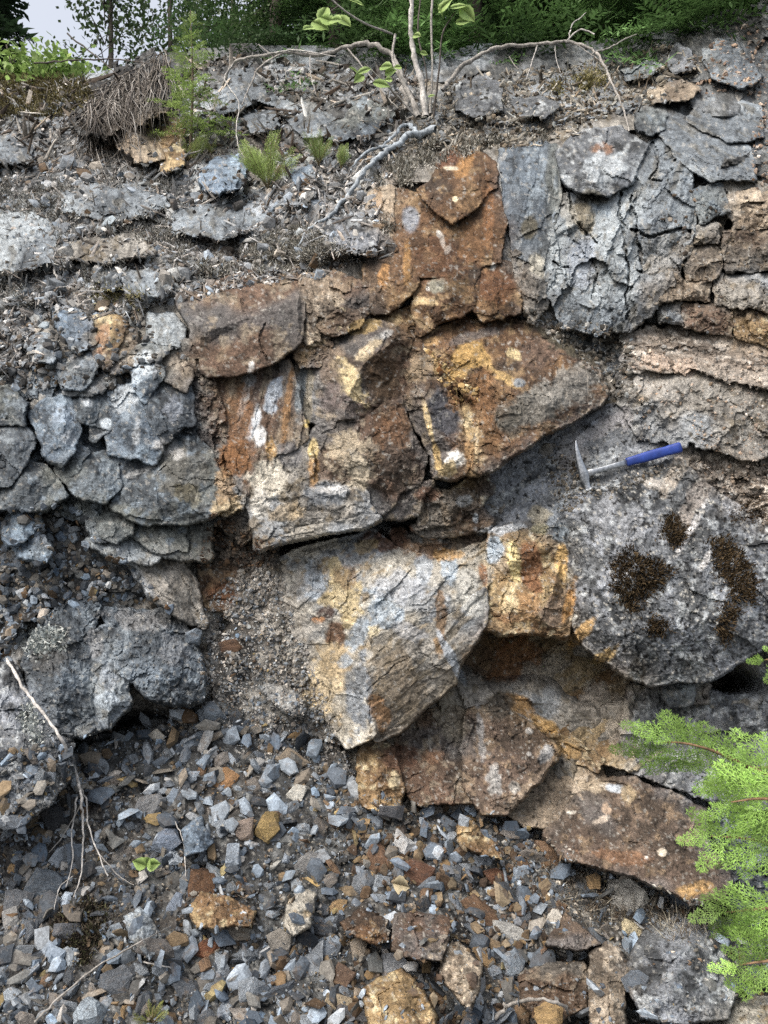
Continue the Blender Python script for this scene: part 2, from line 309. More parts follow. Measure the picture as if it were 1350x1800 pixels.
 (110, 730, 22, 20, 0, '#8fa2b4', .8, .9), (120, 770, 16, 16, 0, '#a6b0b8', .7, 1), (335, 870, 30, 22, 0, '#6c644c', .7, 1), (180, 600, 10, 26, -10, '#a87c5c', .8, 1), (400, 890, 24, 16, 0, '#cdb48a', .85, 1.2), (395, 855, 20, 30, 0, '#a8865c', .7, 1.3),
 (390, 1045, 26, 24, 0, '#70492e', .9, .7), (190, 1200, 14, 30, 0, '#98a4ae', .85, 1.1), (185, 1230, 20, 18, -10, '#a4b4c0', .9, .9), (165, 1130, 14, 30, 0, '#8b8f92', .7, 1), (235, 1090, 60, 18, -10, '#8d8f90', .6, 1.2), (300, 1140, 26, 30, 0, '#7a8086', .6, 1.2), (90, 1150, 40, 40, 0, '#4c4a46', .6, 1), (300, 1020, 14, 50, -34, '#a09c94', .8, .9), (320, 1020, 9, 50, -34, '#8a847a', .7, .9),
 # upper right
 (1060, 262, 22, 14, 0, '#8a6650', .95, .7), (1060, 300, 50, 34, 0, '#a7b2b8', .8, 1.2), (1025, 380, 24, 36, 10, '#8a806a', .9, .7), (1000, 370, 14, 40, 20, '#a4a49c', .7, 1), (1020, 460, 30, 44, 0, '#96a2b0', .7, 1.2), (945, 470, 14, 30, 10, '#b4b0a0', .8, 1.2), (1060, 370, 20, 14, 0, '#7e8e9a', .8, 1), (980, 580, 9, 12, 0, '#e2dfd4', .9, .6), (1000, 610, 60, 14, -30, '#504a3a', .8, 1.3), (930, 400, 16, 22, 0, '#56503e', .9, .6), (1040, 345, 20, 14, 0, '#5a584e', .9, .6),
 (1080, 600, 20, 30, -20, '#54544c', .7, 1.2), (1160, 690, 50, 20, -10, '#a8a49c', .7, 1.2), (1170, 640, 60, 16, -10, '#c0a894', .8, 1.2), (1130, 670, 24, 20, 0, '#b0ada6', .7, 1), (1090, 740, 30, 20, 30, '#97979a', .8, 1), (1000, 790, 30, 30, 0, '#92908e', .7, 1), (1040, 760, 40, 14, 24, '#a3a2a2', .7, 1.2),
 (470, 1240, 60, 50, 0, '#a8a59c', .5, 1.4),
]
STAINS_AND_SHADE = [(x, y, rx, ry, math.radians(t), lin(c), s, g) for (x, y, rx, ry, t, c, s, g) in STAINS_AND_SHADE]

PMAP = {}                     # soft weights of each rock type over the face, so that colour runs on from block to block
def build_pmap(specs):
    H, W = 520, 560           # 4 px cells from (-300, 0)
    yy, xx = np.mgrid[0:H, 0:W]; X = xx * 4. - 300; Y = yy * 4.
    idm = np.full((H, W), -1); names = sorted({q[1] for q in specs})
    for ol, p in specs:
        idm[in_poly(X, Y, [(q[0], q[1]) for q in ol])] = names.index(p)
    fy = np.fft.fftfreq(H)[:, None]; fx = np.fft.rfftfreq(W)[None]
    ker = np.exp(-2 * (math.pi * 4.2) ** 2 * (fx * fx + fy * fy))
    for i, nme in enumerate(names):
        PMAP[nme] = np.clip(np.fft.irfft2(np.fft.rfft2((idm == i).astype(float)) * ker, (H, W)), 0, 1)
def pweights(px, py, own):
    wx = px + 26 * fbm(px / 34, py / 34, 4, 61, .65); wy = py + 26 * fbm(px / 34, py / 34, 4, 62, .65)
    ix = np.clip(((wx + 300) / 4).astype(int), 0, 559); iy = np.clip((wy / 4).astype(int), 0, 519)
    out = {k: m[iy, ix] for k, m in PMAP.items()}
    out = {k: v for k, v in out.items() if v.max() > .03}
    out[own] = out.get(own, 0) + .55
    tot = sum(out.values())
    return {k: (v / tot) for k, v in out.items()}

def colour(px, py, pal, seed, stretch=None, cellid=None, stains=True, fleck=1.0, field=False):
    u = px / 560.0; v = py / 560.0
    if stretch:
        a, k = stretch; ca, sa = math.cos(R(a)), math.sin(R(a))
        us, vv = (u * ca - v * sa) / k, (u * sa + v * ca) * 1.4
    else: us, vv = u, v
    cs_ = 500 if field else seed
    n1 = fbm(us * 9, vv * 9, 4, cs_ + 1); n2 = fbm(us * 17, vv * 17, 4, cs_ + 2, .6); n3 = fbm(us * 6, vv * 6, 3, cs_ + 3); n4 = fbm(us * 30, vv * 30, 3, cs_ + 4, .7)
    n1, n2, n3, n4 = sstep(-.25, .45, n1)[:, None], (sstep(.05, .4, n2) * .85)[:, None], (sstep(.1, .42, n3) * .8)[:, None], (sstep(.16, .42, n4) * .7)[:, None]
    def one(p):
        c = p[0] + (p[1] - p[0]) * n1; c = c + (p[2] - c) * n2; c = c + (p[3] - c) * n3; return c + (p[4] - c) * n4
    if field and PMAP:
        c = 0
        for nme, wt in pweights(px, py, pal).items(): c = c + one(PAL[nme]) * np.broadcast_to(np.asarray(wt), px.shape)[:, None]
    else: c = one(PAL[pal])
    if stains:
        x0, x1, y0, y1 = px.min(), px.max(), py.min(), py.max()
        for i, (sx, sy, rx, ry, t, sc, st, rg) in enumerate(STAINS_AND_SHADE):
            m = max(rx, ry) * 1.8
            if sx + m < x0 or sx - m > x1 or sy + m < y0 or sy - m > y1: continue
            k = np.nonzero((np.abs(px - sx) < m) & (np.abs(py - sy) < m))[0]
            if not len(k): continue
            dx = px[k] - sx; dy = py[k] - sy; ct, s_ = math.cos(t), math.sin(t)
            q = np.sqrt(((dx * ct - dy * s_) / rx) ** 2 + ((dx * s_ + dy * ct) / ry) ** 2)
            q = q + rg * .75 * fbm(px[k] / 22., py[k] / 22., 4, 900 + i, .65)
            a = (1 - sstep(.72, 1.12, q)) * st
            c[k] += (sc - c[k]) * a[:, None]
    if cellid is not None: c = c * (0.84 + 0.32 * cellid)[:, None]
    g = fbm(px / 5.5, py / 5.5, 2, seed + 8, .8)
    c = c * (1 + .38 * fleck * g)[:, None]
    hi = np.minimum(sstep(.40, .58, fbm(px / 6., py / 6., 2, seed + 11, .9)) * .5 * fleck, .9)
    c = c + (np.array([.40, .40, .37]) * KALB - c) * hi[:, None]
    lo = np.minimum(sstep(.36, .58, fbm(px / 7., py / 7., 2, seed + 13, .9)) * .62 * fleck, .9)
    c = c * (1 - lo)[:, None]
    return np.clip(c, .004, .9)

# ------------------------------------------------------------------ a rock block: outline and ridge points (x, y, cm towards the viewer)
BN = [0]
def block(name, outline, inner=(), d=0, pal='grey', parent=None, label=None, cat=None, group=None, facet=.012, rough=.005, cells=9, side=.10,
          stretch=None, warp=5.5, step=2.0, edge=3.0, fleck=1.0, roundoff=.004, grow=7.0, terr=.007, grooves=()):
    BN[0] += 1; seed = 100 + BN[0] * 31
    P = [(q[0], q[1], q[2] if len(q) > 2 else d) for q in outline] ; I = [(q[0], q[1], q[2] if len(q) > 2 else d) for q in inner]
    A = np.array(P + I, float); n = len(P)
    vo, eo, fo, ov, _, _ = delaunay_2d_cdt([Vector((x, y)) for x, y, _ in A], [], [list(range(n))], 1, 1e-4)
    vd = np.array([A[o[0], 2] if len(o) else d for o in ov]); vp = np.array([(q.x, q.y) for q in vo])
    x0, y0 = A[:n, 0].min() - 14, A[:n, 1].min() - 14; x1, y1 = A[:n, 0].max() + 14, A[:n, 1].max() + 14
    x0 = math.floor(x0 / 2) * 2; y0 = math.floor(y0 / 2) * 2
    gx = np.arange(x0, x1, step); gy = np.arange(y0, y1, step)
    X, Y = np.meshgrid(gx, gy); sh = X.shape; X = X.ravel(); Y = Y.ravel()
    wx = X + warp * (fbm(X / 26, Y / 26, 4, seed, .6)) * 1.5; wy = Y + warp * fbm(X / 26, Y / 26, 4, seed + 50, .6) * 1.5
    D = np.full(X.shape, np.nan)
    for f in fo:
        for k in range(1, len(f) - 1):
            i, j, l = f[0], f[k], f[k + 1]
            a, b, c = vp[i], vp[j], vp[l]
            den = (b[1] - c[1]) * (a[0] - c[0]) + (c[0] - b[0]) * (a[1] - c[1])
            if abs(den) < 1e-6: continue
            l1 = ((b[1] - c[1]) * (wx - c[0]) + (c[0] - b[0]) * (wy - c[1])) / den
            l2 = ((c[1] - a[1]) * (wx - c[0]) + (a[0] - c[0]) * (wy - c[1])) / den
            l3 = 1 - l1 - l2
            m = (l1 >= -1e-6) & (l2 >= -1e-6) & (l3 >= -1e-6)
            D[m] = l1[m] * vd[i] + l2[m] * vd[j] + l3[m] * vd[l]
    # distance to outline
    dist = np.full(X.shape, 1e9); de = np.zeros(X.shape)
    for i in range(n):
        ax, ay, ad = A[i]; bx, by, bd = A[(i + 1) % n]
        ex, ey = bx - ax, by - ay; ll = ex * ex + ey * ey + 1e-9
        t = np.clip(((wx - ax) * ex + (wy - ay) * ey) / ll, 0, 1)
        q = np.hypot(wx - ax - t * ex, wy - ay - t * ey)
        m = q < dist; dist = np.where(m, q, dist); de = np.where(m, ad + t * (bd - ad), de)
    rawd = dist.copy(); inside = ~np.isnan(D)
    D = np.where(inside, D, de) / 100.0
    near = (~inside) & (rawd < grow)                     # neighbours overlap a little and meet in stepped joints
    dist = np.where(inside, rawd + grow, np.abs(grow - rawd)); inside = inside | near
    keep = inside | (dist < 5.0)
    u = wx / 560.; v = wy / 560.
    if stretch:
        a, k = stretch; ca, sa = math.cos(R(a)), math.sin(R(a)); us, vs_ = (u * ca - v * sa) / k, (u * sa + v * ca) * 1.3
    else: us, vs_ = u, v
    c1, f1, f2, dx, dy = vor(us * cells, vs_ * cells, seed)
    pl = (c1 - .5) * 1.2 + dx * (h2(np.floor(c1 * 9999), np.floor(c1 * 777), 3) - .5) * 2.6 + dy * (h2(np.floor(c1 * 8888), np.floor(c1 * 333), 4) - .5) * 2.6
    c2, g1, g2, ex, ey = vor(us * cells * 3.1, vs_ * cells * 3.1, seed + 3)
    pl2 = (c2 - .5) * 1.0 + ex * (h2(np.floor(c2 * 9999), np.floor(c2 * 777), 5) - .5) * 2.4 + ey * (h2(np.floor(c2 * 8888), np.floor(c2 * 333), 6) - .5) * 2.4
    disp = facet * pl + facet * .42 * pl2 + rough * fbm(us * 22, vs_ * 22, 5, seed + 7, .62) * 1.6 + rough * .5 * fbm(us * 110, vs_ * 110, 3, seed + 8, .7)
    c3, k1, k2, gx3, gy3 = vor(us * cells * 8.5, vs_ * cells * 8.5, seed + 5)
    disp = disp + facet * .2 * ((c3 - .5) + gx3 * (h2(np.floor(c3 * 9999), np.floor(c3 * 777), 7) - .5) * 2.4)
    tq = fbm(us * 4.2, vs_ * 4.2, 4, seed + 21, .55) * 5; tf = tq - np.floor(tq)
    disp = disp + terr * (np.floor(tq) + sstep(0, .16, tf) - tq * .75)                     # broken plates
    ck = np.abs(fbm(us * 5, vs_ * 5, 4, seed + 12)); msk = sstep(.0, .3, fbm(u * 4, v * 4, 2, seed + 15))
    disp = disp - .007 * (1 - sstep(0, .016, ck)) * msk                                   # hairline joints
    for gp, gw, gd in grooves:
        q = np.full(X.shape, 1e9)
        for (ax, ay), (bx, by) in zip(gp[:-1], gp[1:]):
            ex_, ey_ = bx - ax, by - ay; t = np.clip(((wx - ax) * ex_ + (wy - ay) * ey_) / (ex_ * ex_ + ey_ * ey_ + 1e-9), 0, 1)
            q = np.minimum(q, np.hypot(wx - ax - t * ex_, wy - ay - t * ey_))
        disp = disp - gd * (1 - sstep(.3 * gw, gw, q + 1.5 * fbm(X / 9, Y / 9, 2, seed + 31)))
    er = np.where(inside, np.clip(1 - dist / edge, 0, 1) ** 2, 1.0)
    D = D + disp - roundoff * er
    D = D - np.where(inside, 0, sstep(0, 4.0, dist) * side)
    Yd = Y0(X, Y) - D
    col = colour(X, Y, pal, seed, stretch, c1 * .6 + c2 * .4, fleck=fleck, field=True)
    # faces
    idx = -np.ones(len(X), int); idx[keep] = np.arange(keep.sum())
    G = idx.reshape(sh)
    q = np.stack([G[:-1, :-1], G[1:, :-1], G[1:, 1:], G[:-1, 1:]], -1).reshape(-1, 4)
    q = q[(q >= 0).all(1)]
    V = world(X[keep], Y[keep], Yd[keep])
    me = mesh_np(name, V, q, col[keep], smooth=False)
    o = link(name, me, parent, label, cat, group, mat=M_ROCK)
    ki = np.nonzero(inside)[0]
    ix = ((X[ki] - MX0) / MS).astype(int); iy = ((Y[ki] - MY0) / MS).astype(int)
    ok = (ix >= 0) & (ix < SURF.shape[1]) & (iy >= 0) & (iy < SURF.shape[0])
    surf_write(ix[ok], iy[ok], Yd[ki][ok])
    return o


# ------------------------------------------------------------------ the setting: bedrock behind the blocks, scree below, soil slope above
Z_SCREE = [(-700, 1330), (0, 1330), (130, 1300), (250, 1270), (350, 1230), (350, 1130), (430, 1060), (480, 1080), (540, 1230), (600, 1300), (650, 1400), (720, 1420), (860, 1430), (960, 1470), (1020, 1525), (1160, 1570), (1280, 1600), (1400, 1620), (2050, 1650), (2050, 2400), (-700, 2400)]
Z_SLOPE = [(-700, 185), (0, 182), (120, 172), (200, 150), (300, 128), (420, 105), (560, 112), (700, 128), (790, 122), (860, 112), (1000, 108), (1120, 96), (1200, 76), (1280, 48), (1400, 10), (2050, -60), (2050, 200), (1240, 330), (1180, 235), (1120, 190), (960, 235), (870, 250), (760, 262), (690, 300), (650, 340), (655, 440), (560, 480), (430, 485), (320, 520), (270, 545), (100, 545), (60, 640), (-700, 760)]
Z_LEFT = [(-60, 890), (110, 890), (170, 950), (230, 985), (300, 1070), (180, 1060), (60, 1090), (0, 1170), (-200, 1170)]

HOLLOW = [(560, 945, 120, 26, .28), (430, 950, 70, 40, .22), (700, 910, 60, 24, .2), (900, 1130, 130, 60, .25), (1060, 1190, 80, 40, .2), (1200, 1205, 130, 22, .25), (1260, 1190, 60, 26, .2), (850, 830, 60, 24, .2), (210, 1290, 90, 36, .3), (1120, 640, 30, 80, .1), (690, 560, 30, 20, .1)]
def sheet(name, x0, x1, y0, y1, step, zone, off_in, off_out, pal, mat, facet, rough, cells, seed, feather=18):
    X, Y = np.meshgrid(np.arange(x0, x1, step, dtype=float), np.arange(y0, y1, step, dtype=float)); sh = X.shape; X = X.ravel(); Y = Y.ravel()
    wx = X + 12 * fbm(X / 60, Y / 60, 3, seed); wy = Y + 12 * fbm(X / 60, Y / 60, 3, seed + 4)
    u, v = X / 560., Y / 560.
    if zone is not None:
        m = np.zeros(X.shape)
        for ox, oy in ((0, 0), (feather, 0), (-feather, 0), (0, feather), (0, -feather)): m += in_poly(wx + ox, wy + oy, zone)
        off = off_out + (off_in - off_out) * m / 5
    else:
        off = np.full(X.shape, off_in)
        for hx, hy, hrx, hry, hd in HOLLOW: off = off - hd * np.exp(-(((X - hx) / hrx) ** 2 + ((Y - hy) / hry) ** 2) ** 2)
    c1, f1, f2, dx, dy = vor(u * cells, v * cells, seed)
    pl = (c1 - .5) * 1.2 + dx * (h2(np.floor(c1 * 9999), np.floor(c1 * 777), 3) - .5) * 2.6 + dy * (h2(np.floor(c1 * 8888), np.floor(c1 * 333), 4) - .5) * 2.6
    Yd = Y0(X, Y) - off - facet * pl - rough * fbm(u * 14, v * 14, 5, seed + 2, .6) * 1.6
    col = colour(X, Y, pal, seed, None, c1)
    q = np.arange(len(X)).reshape(sh); q = np.stack([q[:-1, :-1], q[1:, :-1], q[1:, 1:], q[:-1, 1:]], -1).reshape(-1, 4)
    if zone is not None:
        far = off < off_out + 1e-4
        q = q[~far[q].all(1)]
    o = link(name, mesh_np(name, world(X, Y, Yd), q, col), kind='structure', mat=mat)
    sel = (off > off_out + .5 * (off_in - off_out)) if zone is not None else np.ones(len(X), bool)
    for ddx in np.arange(0, step, MS):
        for ddy in np.arange(0, step, MS):
            ix = ((X[sel] + ddx - MX0) / MS).astype(int); iy = ((Y[sel] + ddy - MY0) / MS).astype(int)
            ok = (ix >= 0) & (ix < SURF.shape[1]) & (iy >= 0) & (iy < SURF.shape[0])
            surf_write(ix[ok], iy[ok], Yd[sel][ok])
    return o

rock_face = sheet('rock_face', -700, 2050, 140, 1500, 4, None, -.04, 0, 'greyw', M_ROCK, .03, .02, 10, 11)
sheet('scree_slope', -700, 2050, 1020, 2400, 5, Z_SCREE, 0.0, -.22, 'scree', M_SOIL, .012, .012, 14, 12)
sheet('soil_slope', -700, 2050, 0, 780, 4, Z_SLOPE, 0.0, -.12, 'soil', M_SOIL, .05, .045, 8, 13, 30)
sheet('rubble_ground', -200, 330, 860, 1190, 4, Z_LEFT, 0.0, -.2, 'scree', M_SOIL, .012, .012, 14, 14)

def gsheet(name, x0, x1, y0, y1, zf, n, pal, seed):
    X, Yw = np.meshgrid(np.linspace(x0, x1, n), np.linspace(y0, y1, n)); sh = X.shape; X = X.ravel(); Yw = Yw.ravel()
    Z = zf(X, Yw) + .06 * fbm(X * 1.3, Yw * 1.3, 4, seed)
    q = np.arange(len(X)).reshape(sh); q = np.stack([q[:-1, :-1], q[:-1, 1:], q[1:, 1:], q[1:, :-1]], -1).reshape(-1, 4)
    return link(name, mesh_np(name, np.stack([X, Yw, Z], -1), q, colour(X * 90, Yw * 90, pal, seed, None, None, False)), kind='structure', mat=M_SOIL)
FY = lambda x: np.interp(x, [-4, -2, 0, 1.7, 4], [4.5, 4.25, 3.92, 3.4, 3.0])
FZ = lambda x, y: 3.52 + .10 * np.clip(y - 4, -1, 6) + .015 * np.maximum(y - 10, 0)
def forest():
    t = np.linspace(0, 1, 150) ** 3; X, T = np.meshgrid(np.sign(np.linspace(-1, 1, 200)) * np.abs(np.linspace(-1, 1, 200)) ** 3 * 150, t); sh = X.shape; X = X.ravel(); T = T.ravel()
    Yw = FY(X) + T * 250; Z = FZ(X, Yw) + .07 * fbm(X * 1.7, Yw * 1.7, 4, 21)
    q = np.arange(len(X)).reshape(sh); q = np.stack([q[:-1, :-1], q[:-1, 1:], q[1:, 1:], q[1:, :-1]], -1).reshape(-1, 4)
    link('forest_floor', mesh_np('forest_floor', np.stack([X, Yw, Z], -1), q, colour(X * 90, Yw * 90, 'soil', 21, None, None, False)), kind='structure', mat=M_SOIL)
forest()
gsheet('ground', -60, 60, -60, 1.3, lambda x, y: np.where(y > 0, .26 * y / 1.3, 0) - .01, 120, 'scree', 22)

# ------------------------------------------------------------------ bedrock blocks (parts of the rock face) and boulders (things)
def rb(label, outline, inner=(), **k):
    k.setdefault('parent', rock_face)
    QUEUE.append(((k.pop('name', 'rock_block'), outline, inner), dict(k, label=label)))
def boulder(label, outline, inner=(), **k):
    QUEUE.append(((k.pop('name', 'boulder'), outline, inner), dict(k, label=label, cat='boulder')))
QUEUE = []

# --- rusty slab and its neighbours, upper left of the centre
rb('rust and blue-grey slab with a sharp long crease', [(316, 524, 2), (360, 510, 0), (400, 503, 0), (470, 493, 0), (524, 494, 0), (531, 545, 7), (526, 600, 8), (470, 637, 9), (400, 658, 9), (366, 656, 8), (352, 612, 8), (334, 565, 6)],
   [(350, 584, 12), (446, 556, 12), (522, 538, 10)], pal='rust2', facet=.004, rough=.003, terr=.001, cells=5, grooves=[([(462, 570), (458, 600), (466, 632)], 2.5, .012), ([(420, 520), (428, 548), (436, 556)], 2.5, .012)])
rb(None, [(384, 504), (440, 480), (520, 478), (527, 492), (450, 495)], d=1, pal='rust2', facet=.008)
rb(None, [(533, 488, 3), (585, 492, 2), (590, 545, 5), (572, 590, 6), (537, 600, 6)], [(560, 540, 8)], pal='tan', cells=14)
rb(None, [(588, 485, 4), (640, 500, 5), (668, 545, 4), (640, 560, 6), (600, 542, 8), (586, 520, 6)], [(625, 520, 9)], pal='rust2', cells=12)
rb(None, [(560, 570, 7), (600, 548, 9), (642, 550, 8), (632, 568, 8), (588, 583, 8)], pal='gold', cells=14)
rb(None, [(520, 612, 3), (560, 596, 5), (580, 606, 6), (560, 640, 3), (528, 640, 2)], pal='gold', cells=22, facet=.014)
rb(None, [(322, 600, 4), (350, 618, 5), (364, 655, 4), (330, 660, 3), (316, 630, 3)], pal='brown', cells=14)
rb('dark crumbly brown strip beside the streaked panel', [(335, 668, 2), (372, 666, 3), (388, 720, 4), (400, 800, 5), (428, 862, 5), (402, 880, 3), (370, 800, 2), (345, 740, 1)], pal='brown', cells=24, facet=.014, rough=.008)
rb('rusty panel streaked with white and gold', [(378, 665, 0), (470, 642, 1), (510, 636, 1), (522, 700, 4), (537, 772, 6), (510, 788, 8), (482, 797, 8), (474, 850, 8), (432, 862, 7), (406, 820, 6), (395, 760, 4)], [(420, 720, 4), (455, 800, 9), (500, 700, 4)], pal='rust2', facet=.006, stretch=(80, 2.0), cells=8)
rb('narrow blue-grey slot wall', [(514, 642, -3), (545, 622, 0), (558, 700, 0), (550, 738, 1), (532, 742, 0), (520, 690, -4)], pal='greyw', facet=.006)
rb('block with a cream flank and a dark lens-shaped face', [(548, 640, 0), (562, 606, 2), (602, 582, 4), (650, 566, 6), (700, 580, 9), (718, 600, 8), (708, 640, 3), (706, 702, 3), (680, 716, 6), (625, 738, 9), (582, 746, 6), (553, 738, 2)],
   [(688, 600, 12), (642, 640, 14), (614, 690, 14), (606, 736, 12), (675, 670, 7)], pal='rust2', facet=.005, cells=7)
rb('rusty brown lower block with speckled flank', [(556, 755, 4), (605, 745, 9), (650, 732, 10), (703, 708, 9), (714, 760, 8), (742, 800, 6), (738, 846, 7), (700, 862, 8), (674, 900, 8), (656, 905, 8), (646, 868, 8), (622, 848, 9), (560, 856, 7), (545, 800, 4)],
   [(640, 775, 13), (700, 800, 10), (600, 800, 9), (655, 850, 12)], pal='rust2', facet=.008, cells=8)
rb('pale speckled ledge slab with blue-grey face', [(432, 842, 4), (468, 816, 6), (488, 798, 6), (540, 770, 4), (548, 852, 8), (622, 852, 9), (646, 872, 9), (655, 905, 11), (600, 919, 12), (520, 930, 13), (468, 944, 12), (456, 944, 10), (442, 890, 8)],
   [(446, 872, 10), (545, 872, 13), (632, 872, 12), (520, 810, 7)], pal='greyw', facet=.008, cells=12)
rb('thin pale lip of rock over the dark crack', [(452, 944, 10), (560, 928, 13), (640, 910, 12), (662, 912, 11), (642, 921, 12), (560, 934, 13), (480, 951, 12), (455, 962, 10)], pal='cream', facet=.004, warp=2, edge=3, roundoff=.006)
rb(None, [(372, 842, 4), (400, 836, 6), (426, 866, 8), (420, 890, 8), (397, 900, 6), (376, 888, 5)], [(400, 865, 9)], pal='cream', cells=24, facet=.014)
rb(None, [(385, 905, 0), (420, 890, 3), (440, 895, 4), (450, 940, 3), (430, 950, 1), (400, 925, 0)], pal='brown', cells=24, facet=.016)

# --- rust column above the centre
rb('tall rust-brown column face with a white splash', [(668, 386, 0), (692, 336, -3), (742, 350, 0), (770, 376, 1), (797, 393, 2), (845, 352, 1), (872, 330, -1), (886, 400, 2), (876, 456, 3), (845, 466, 4), (831, 494, 5), (800, 479, 5), (736, 484, 5), (724, 468, 4), (702, 442, 3), (690, 420, 2)],
   [(780, 430, 6), (740, 420, 5), (830, 420, 4)], pal='rust', facet=.006, rough=.004, cells=7)
rb('overhanging rust wedge at the top of the column', [(745, 338, 4), (768, 320, 3), (778, 276, 0), (800, 264, -1), (838, 272, -1), (866, 290, -1), (868, 326, 1), (842, 352, 6), (812, 378, 9), (797, 388, 10), (770, 372, 9)], [(815, 330, 10), (780, 345, 10)], pal='rust', facet=.007)
rb(None, [(652, 340, 0), (690, 330, -2), (682, 380, 2), (692, 440, 3), (664, 446, 2), (652, 400, 1)], pal='tan', cells=16)
rb('rounded rust block low on the column', [(644, 470, 2), (662, 450, 2), (695, 446, 3), (722, 472, 5), (730, 500, 6), (702, 530, 8), (682, 545, 8), (652, 546, 7), (642, 530, 5)], [(690, 500, 9)], pal='rust', facet=.006)
rb('dark rust wedge above the central joint', [(734, 486, 3), (800, 481, 5), (828, 500, 6), (828, 536, 7), (792, 556, 8), (760, 573, 8), (736, 586, 7), (730, 530, 4)], [(795, 520, 10), (770, 545, 10)], pal='rust', facet=.007)
rb('square rust block beside the grey wall', [(836, 500, 4), (850, 468, 2), (893, 466, 1), (915, 500, 3), (907, 546, 6), (850, 559, 8), (838, 540, 7)], [(870, 520, 8)], pal='rust', facet=.006)
rb('yellow-brown wedge by the central joint', [(604, 578, 1), (640, 563, 3), (690, 545, 2), (728, 545, 2), (735, 588, 4), (716, 597, 6), (690, 580, 5), (650, 570, 4)], pal='gold', cells=14, facet=.009)

# --- the nose
rb('great rusty nose block jutting over the hammer', [(730, 602, 6), (770, 584, 4), (830, 550, 0), (862, 561, 0), (930, 569, 0), (985, 600, 0), (1045, 645, 2), (1062, 690, 4), (1050, 711, 8), (1000, 739, 14), (955, 758, 17), (905, 792, 18), (880, 809, 18), (850, 824, 17), (838, 822, 16), (840, 770, 14), (842, 720, 12), (836, 705, 10), (800, 670, 8), (762, 632, 8)],
   [(850, 640, 13), (880, 685, 18), (955, 670, 16), (1010, 660, 12), (900, 600, 7), (870, 750, 18), (960, 715, 19), (800, 620, 10), (840, 660, 12)], pal='rust', facet=.009, cells=7, rough=.006)
rb('fin of rock with a slate-blue face and white tip', [(718, 606, 5), (740, 622, 8), (768, 650, 9), (798, 690, 7), (806, 740, 8), (816, 780, 11), (822, 800, 12), (812, 828, 13), (790, 840, 13), (768, 834, 12), (762, 800, 10), (744, 760, 7), (722, 720, 5), (710, 690, 4), (706, 640, 3)],
   [(745, 700, 12), (758, 760, 14), (778, 815, 16), (790, 730, 9), (735, 650, 10)], pal='rust2', facet=.008, cells=10)
rb('upright tan rib under the nose', [(806, 700, 4), (834, 706, 8), (846, 715, 10), (850, 760, 12), (846, 815, 14), (836, 829, 14), (824, 828, 13), (815, 785, 10), (806, 740, 7)], [(836, 770, 15)], pal='gold', cells=12, facet=.007)
rb('golden crumbly crevice fill', [(744, 622, -1), (790, 640, 0), (838, 690, 1), (832, 706, 2), (800, 700, 0), (770, 655, -1)], pal='gold', cells=40, facet=.022, rough=.012, side=.1)
rb(None, [(664, 906, 4), (700, 864, 5), (760, 852, 6), (738, 872, 6), (732, 905, 5), (700, 907, 5)], pal='rust2')
rb(None, [(736, 884, 3), (760, 858, 4), (830, 872, 5), (836, 890, 5), (792, 916, 5), (742, 926, 4)], [(800, 885, 8)], pal='brown', cells=18, facet=.014)
rb(None, [(792, 862, 2), (850, 836, 3), (862, 860, 4), (838, 886, 5), (826, 870, 4)], pal='gold', cells=16)
rb(None, [(730, 928, 2), (795, 918, 3), (842, 896, 3), (866, 918, 3), (850, 932, 4), (760, 940, 2)], pal='brown', cells=18, facet=.014)

# --- grey apron behind the hammer
rb('smooth grey apron of rock behind the hammer', [(848, 832, -4), (900, 802, -4), (960, 766, -4), (1060, 716, -3), (1092, 712, -2), (1130, 770, 0), (1210, 800, 0), (1200, 830, 2), (1130, 830, 4), (1060, 862, 3), (1005, 885, 3), (985, 950, 3), (930, 930, 2), (866, 918, 0), (852, 880, -2)],
   [(1000, 800, 0), (940, 860, 0), (1080, 800, 1)], pal='lich', facet=.007, cells=7, stretch=(30, 1.8), terr=.003, fleck=1.4)
boulder('huge lichen-covered grey boulder with dark moss patches below the hammer', [(994, 880, 2), (1060, 858, 4), (1130, 828, 4), (1195, 812, 2), (1245, 860, 3), (1350, 925, 2), (1460, 990, 2), (1460, 1120, 8), (1340, 1135, 14), (1290, 1160, 15), (1250, 1190, 15), (1150, 1199, 17), (1100, 1181, 17), (1050, 1150, 15), (1012, 1110, 12), (1001, 1050, 8), (985, 970, 4), (990, 915, 3)],
   [(1120, 1000, 21), (1060, 1040, 17), (1200, 950, 17), (1120, 1120, 24), (1250, 1090, 22), (1150, 880, 10), (1060, 920, 12), (1330, 1030, 16), (1060, 1110, 20)], pal='lich', facet=.010, rough=.006, cells=7, fleck=2.1, side=.3, terr=.004)
rb('folded block with a yellow-rimmed rust core', [(862, 938, 4), (900, 928, 5), (978, 952, 6), (994, 985, 6), (990, 1040, 8), (1000, 1060, 9), (996, 1116, 13), (950, 1110, 14), (890, 1106, 14), (856, 1101, 12), (850, 1060, 8), (872, 1020, 8), (864, 975, 5)],
   [(905, 985, 11), (935, 1010, 8), (970, 1040, 13), (915, 1075, 15), (960, 1090, 16)], pal='gold', facet=.009, cells=10)
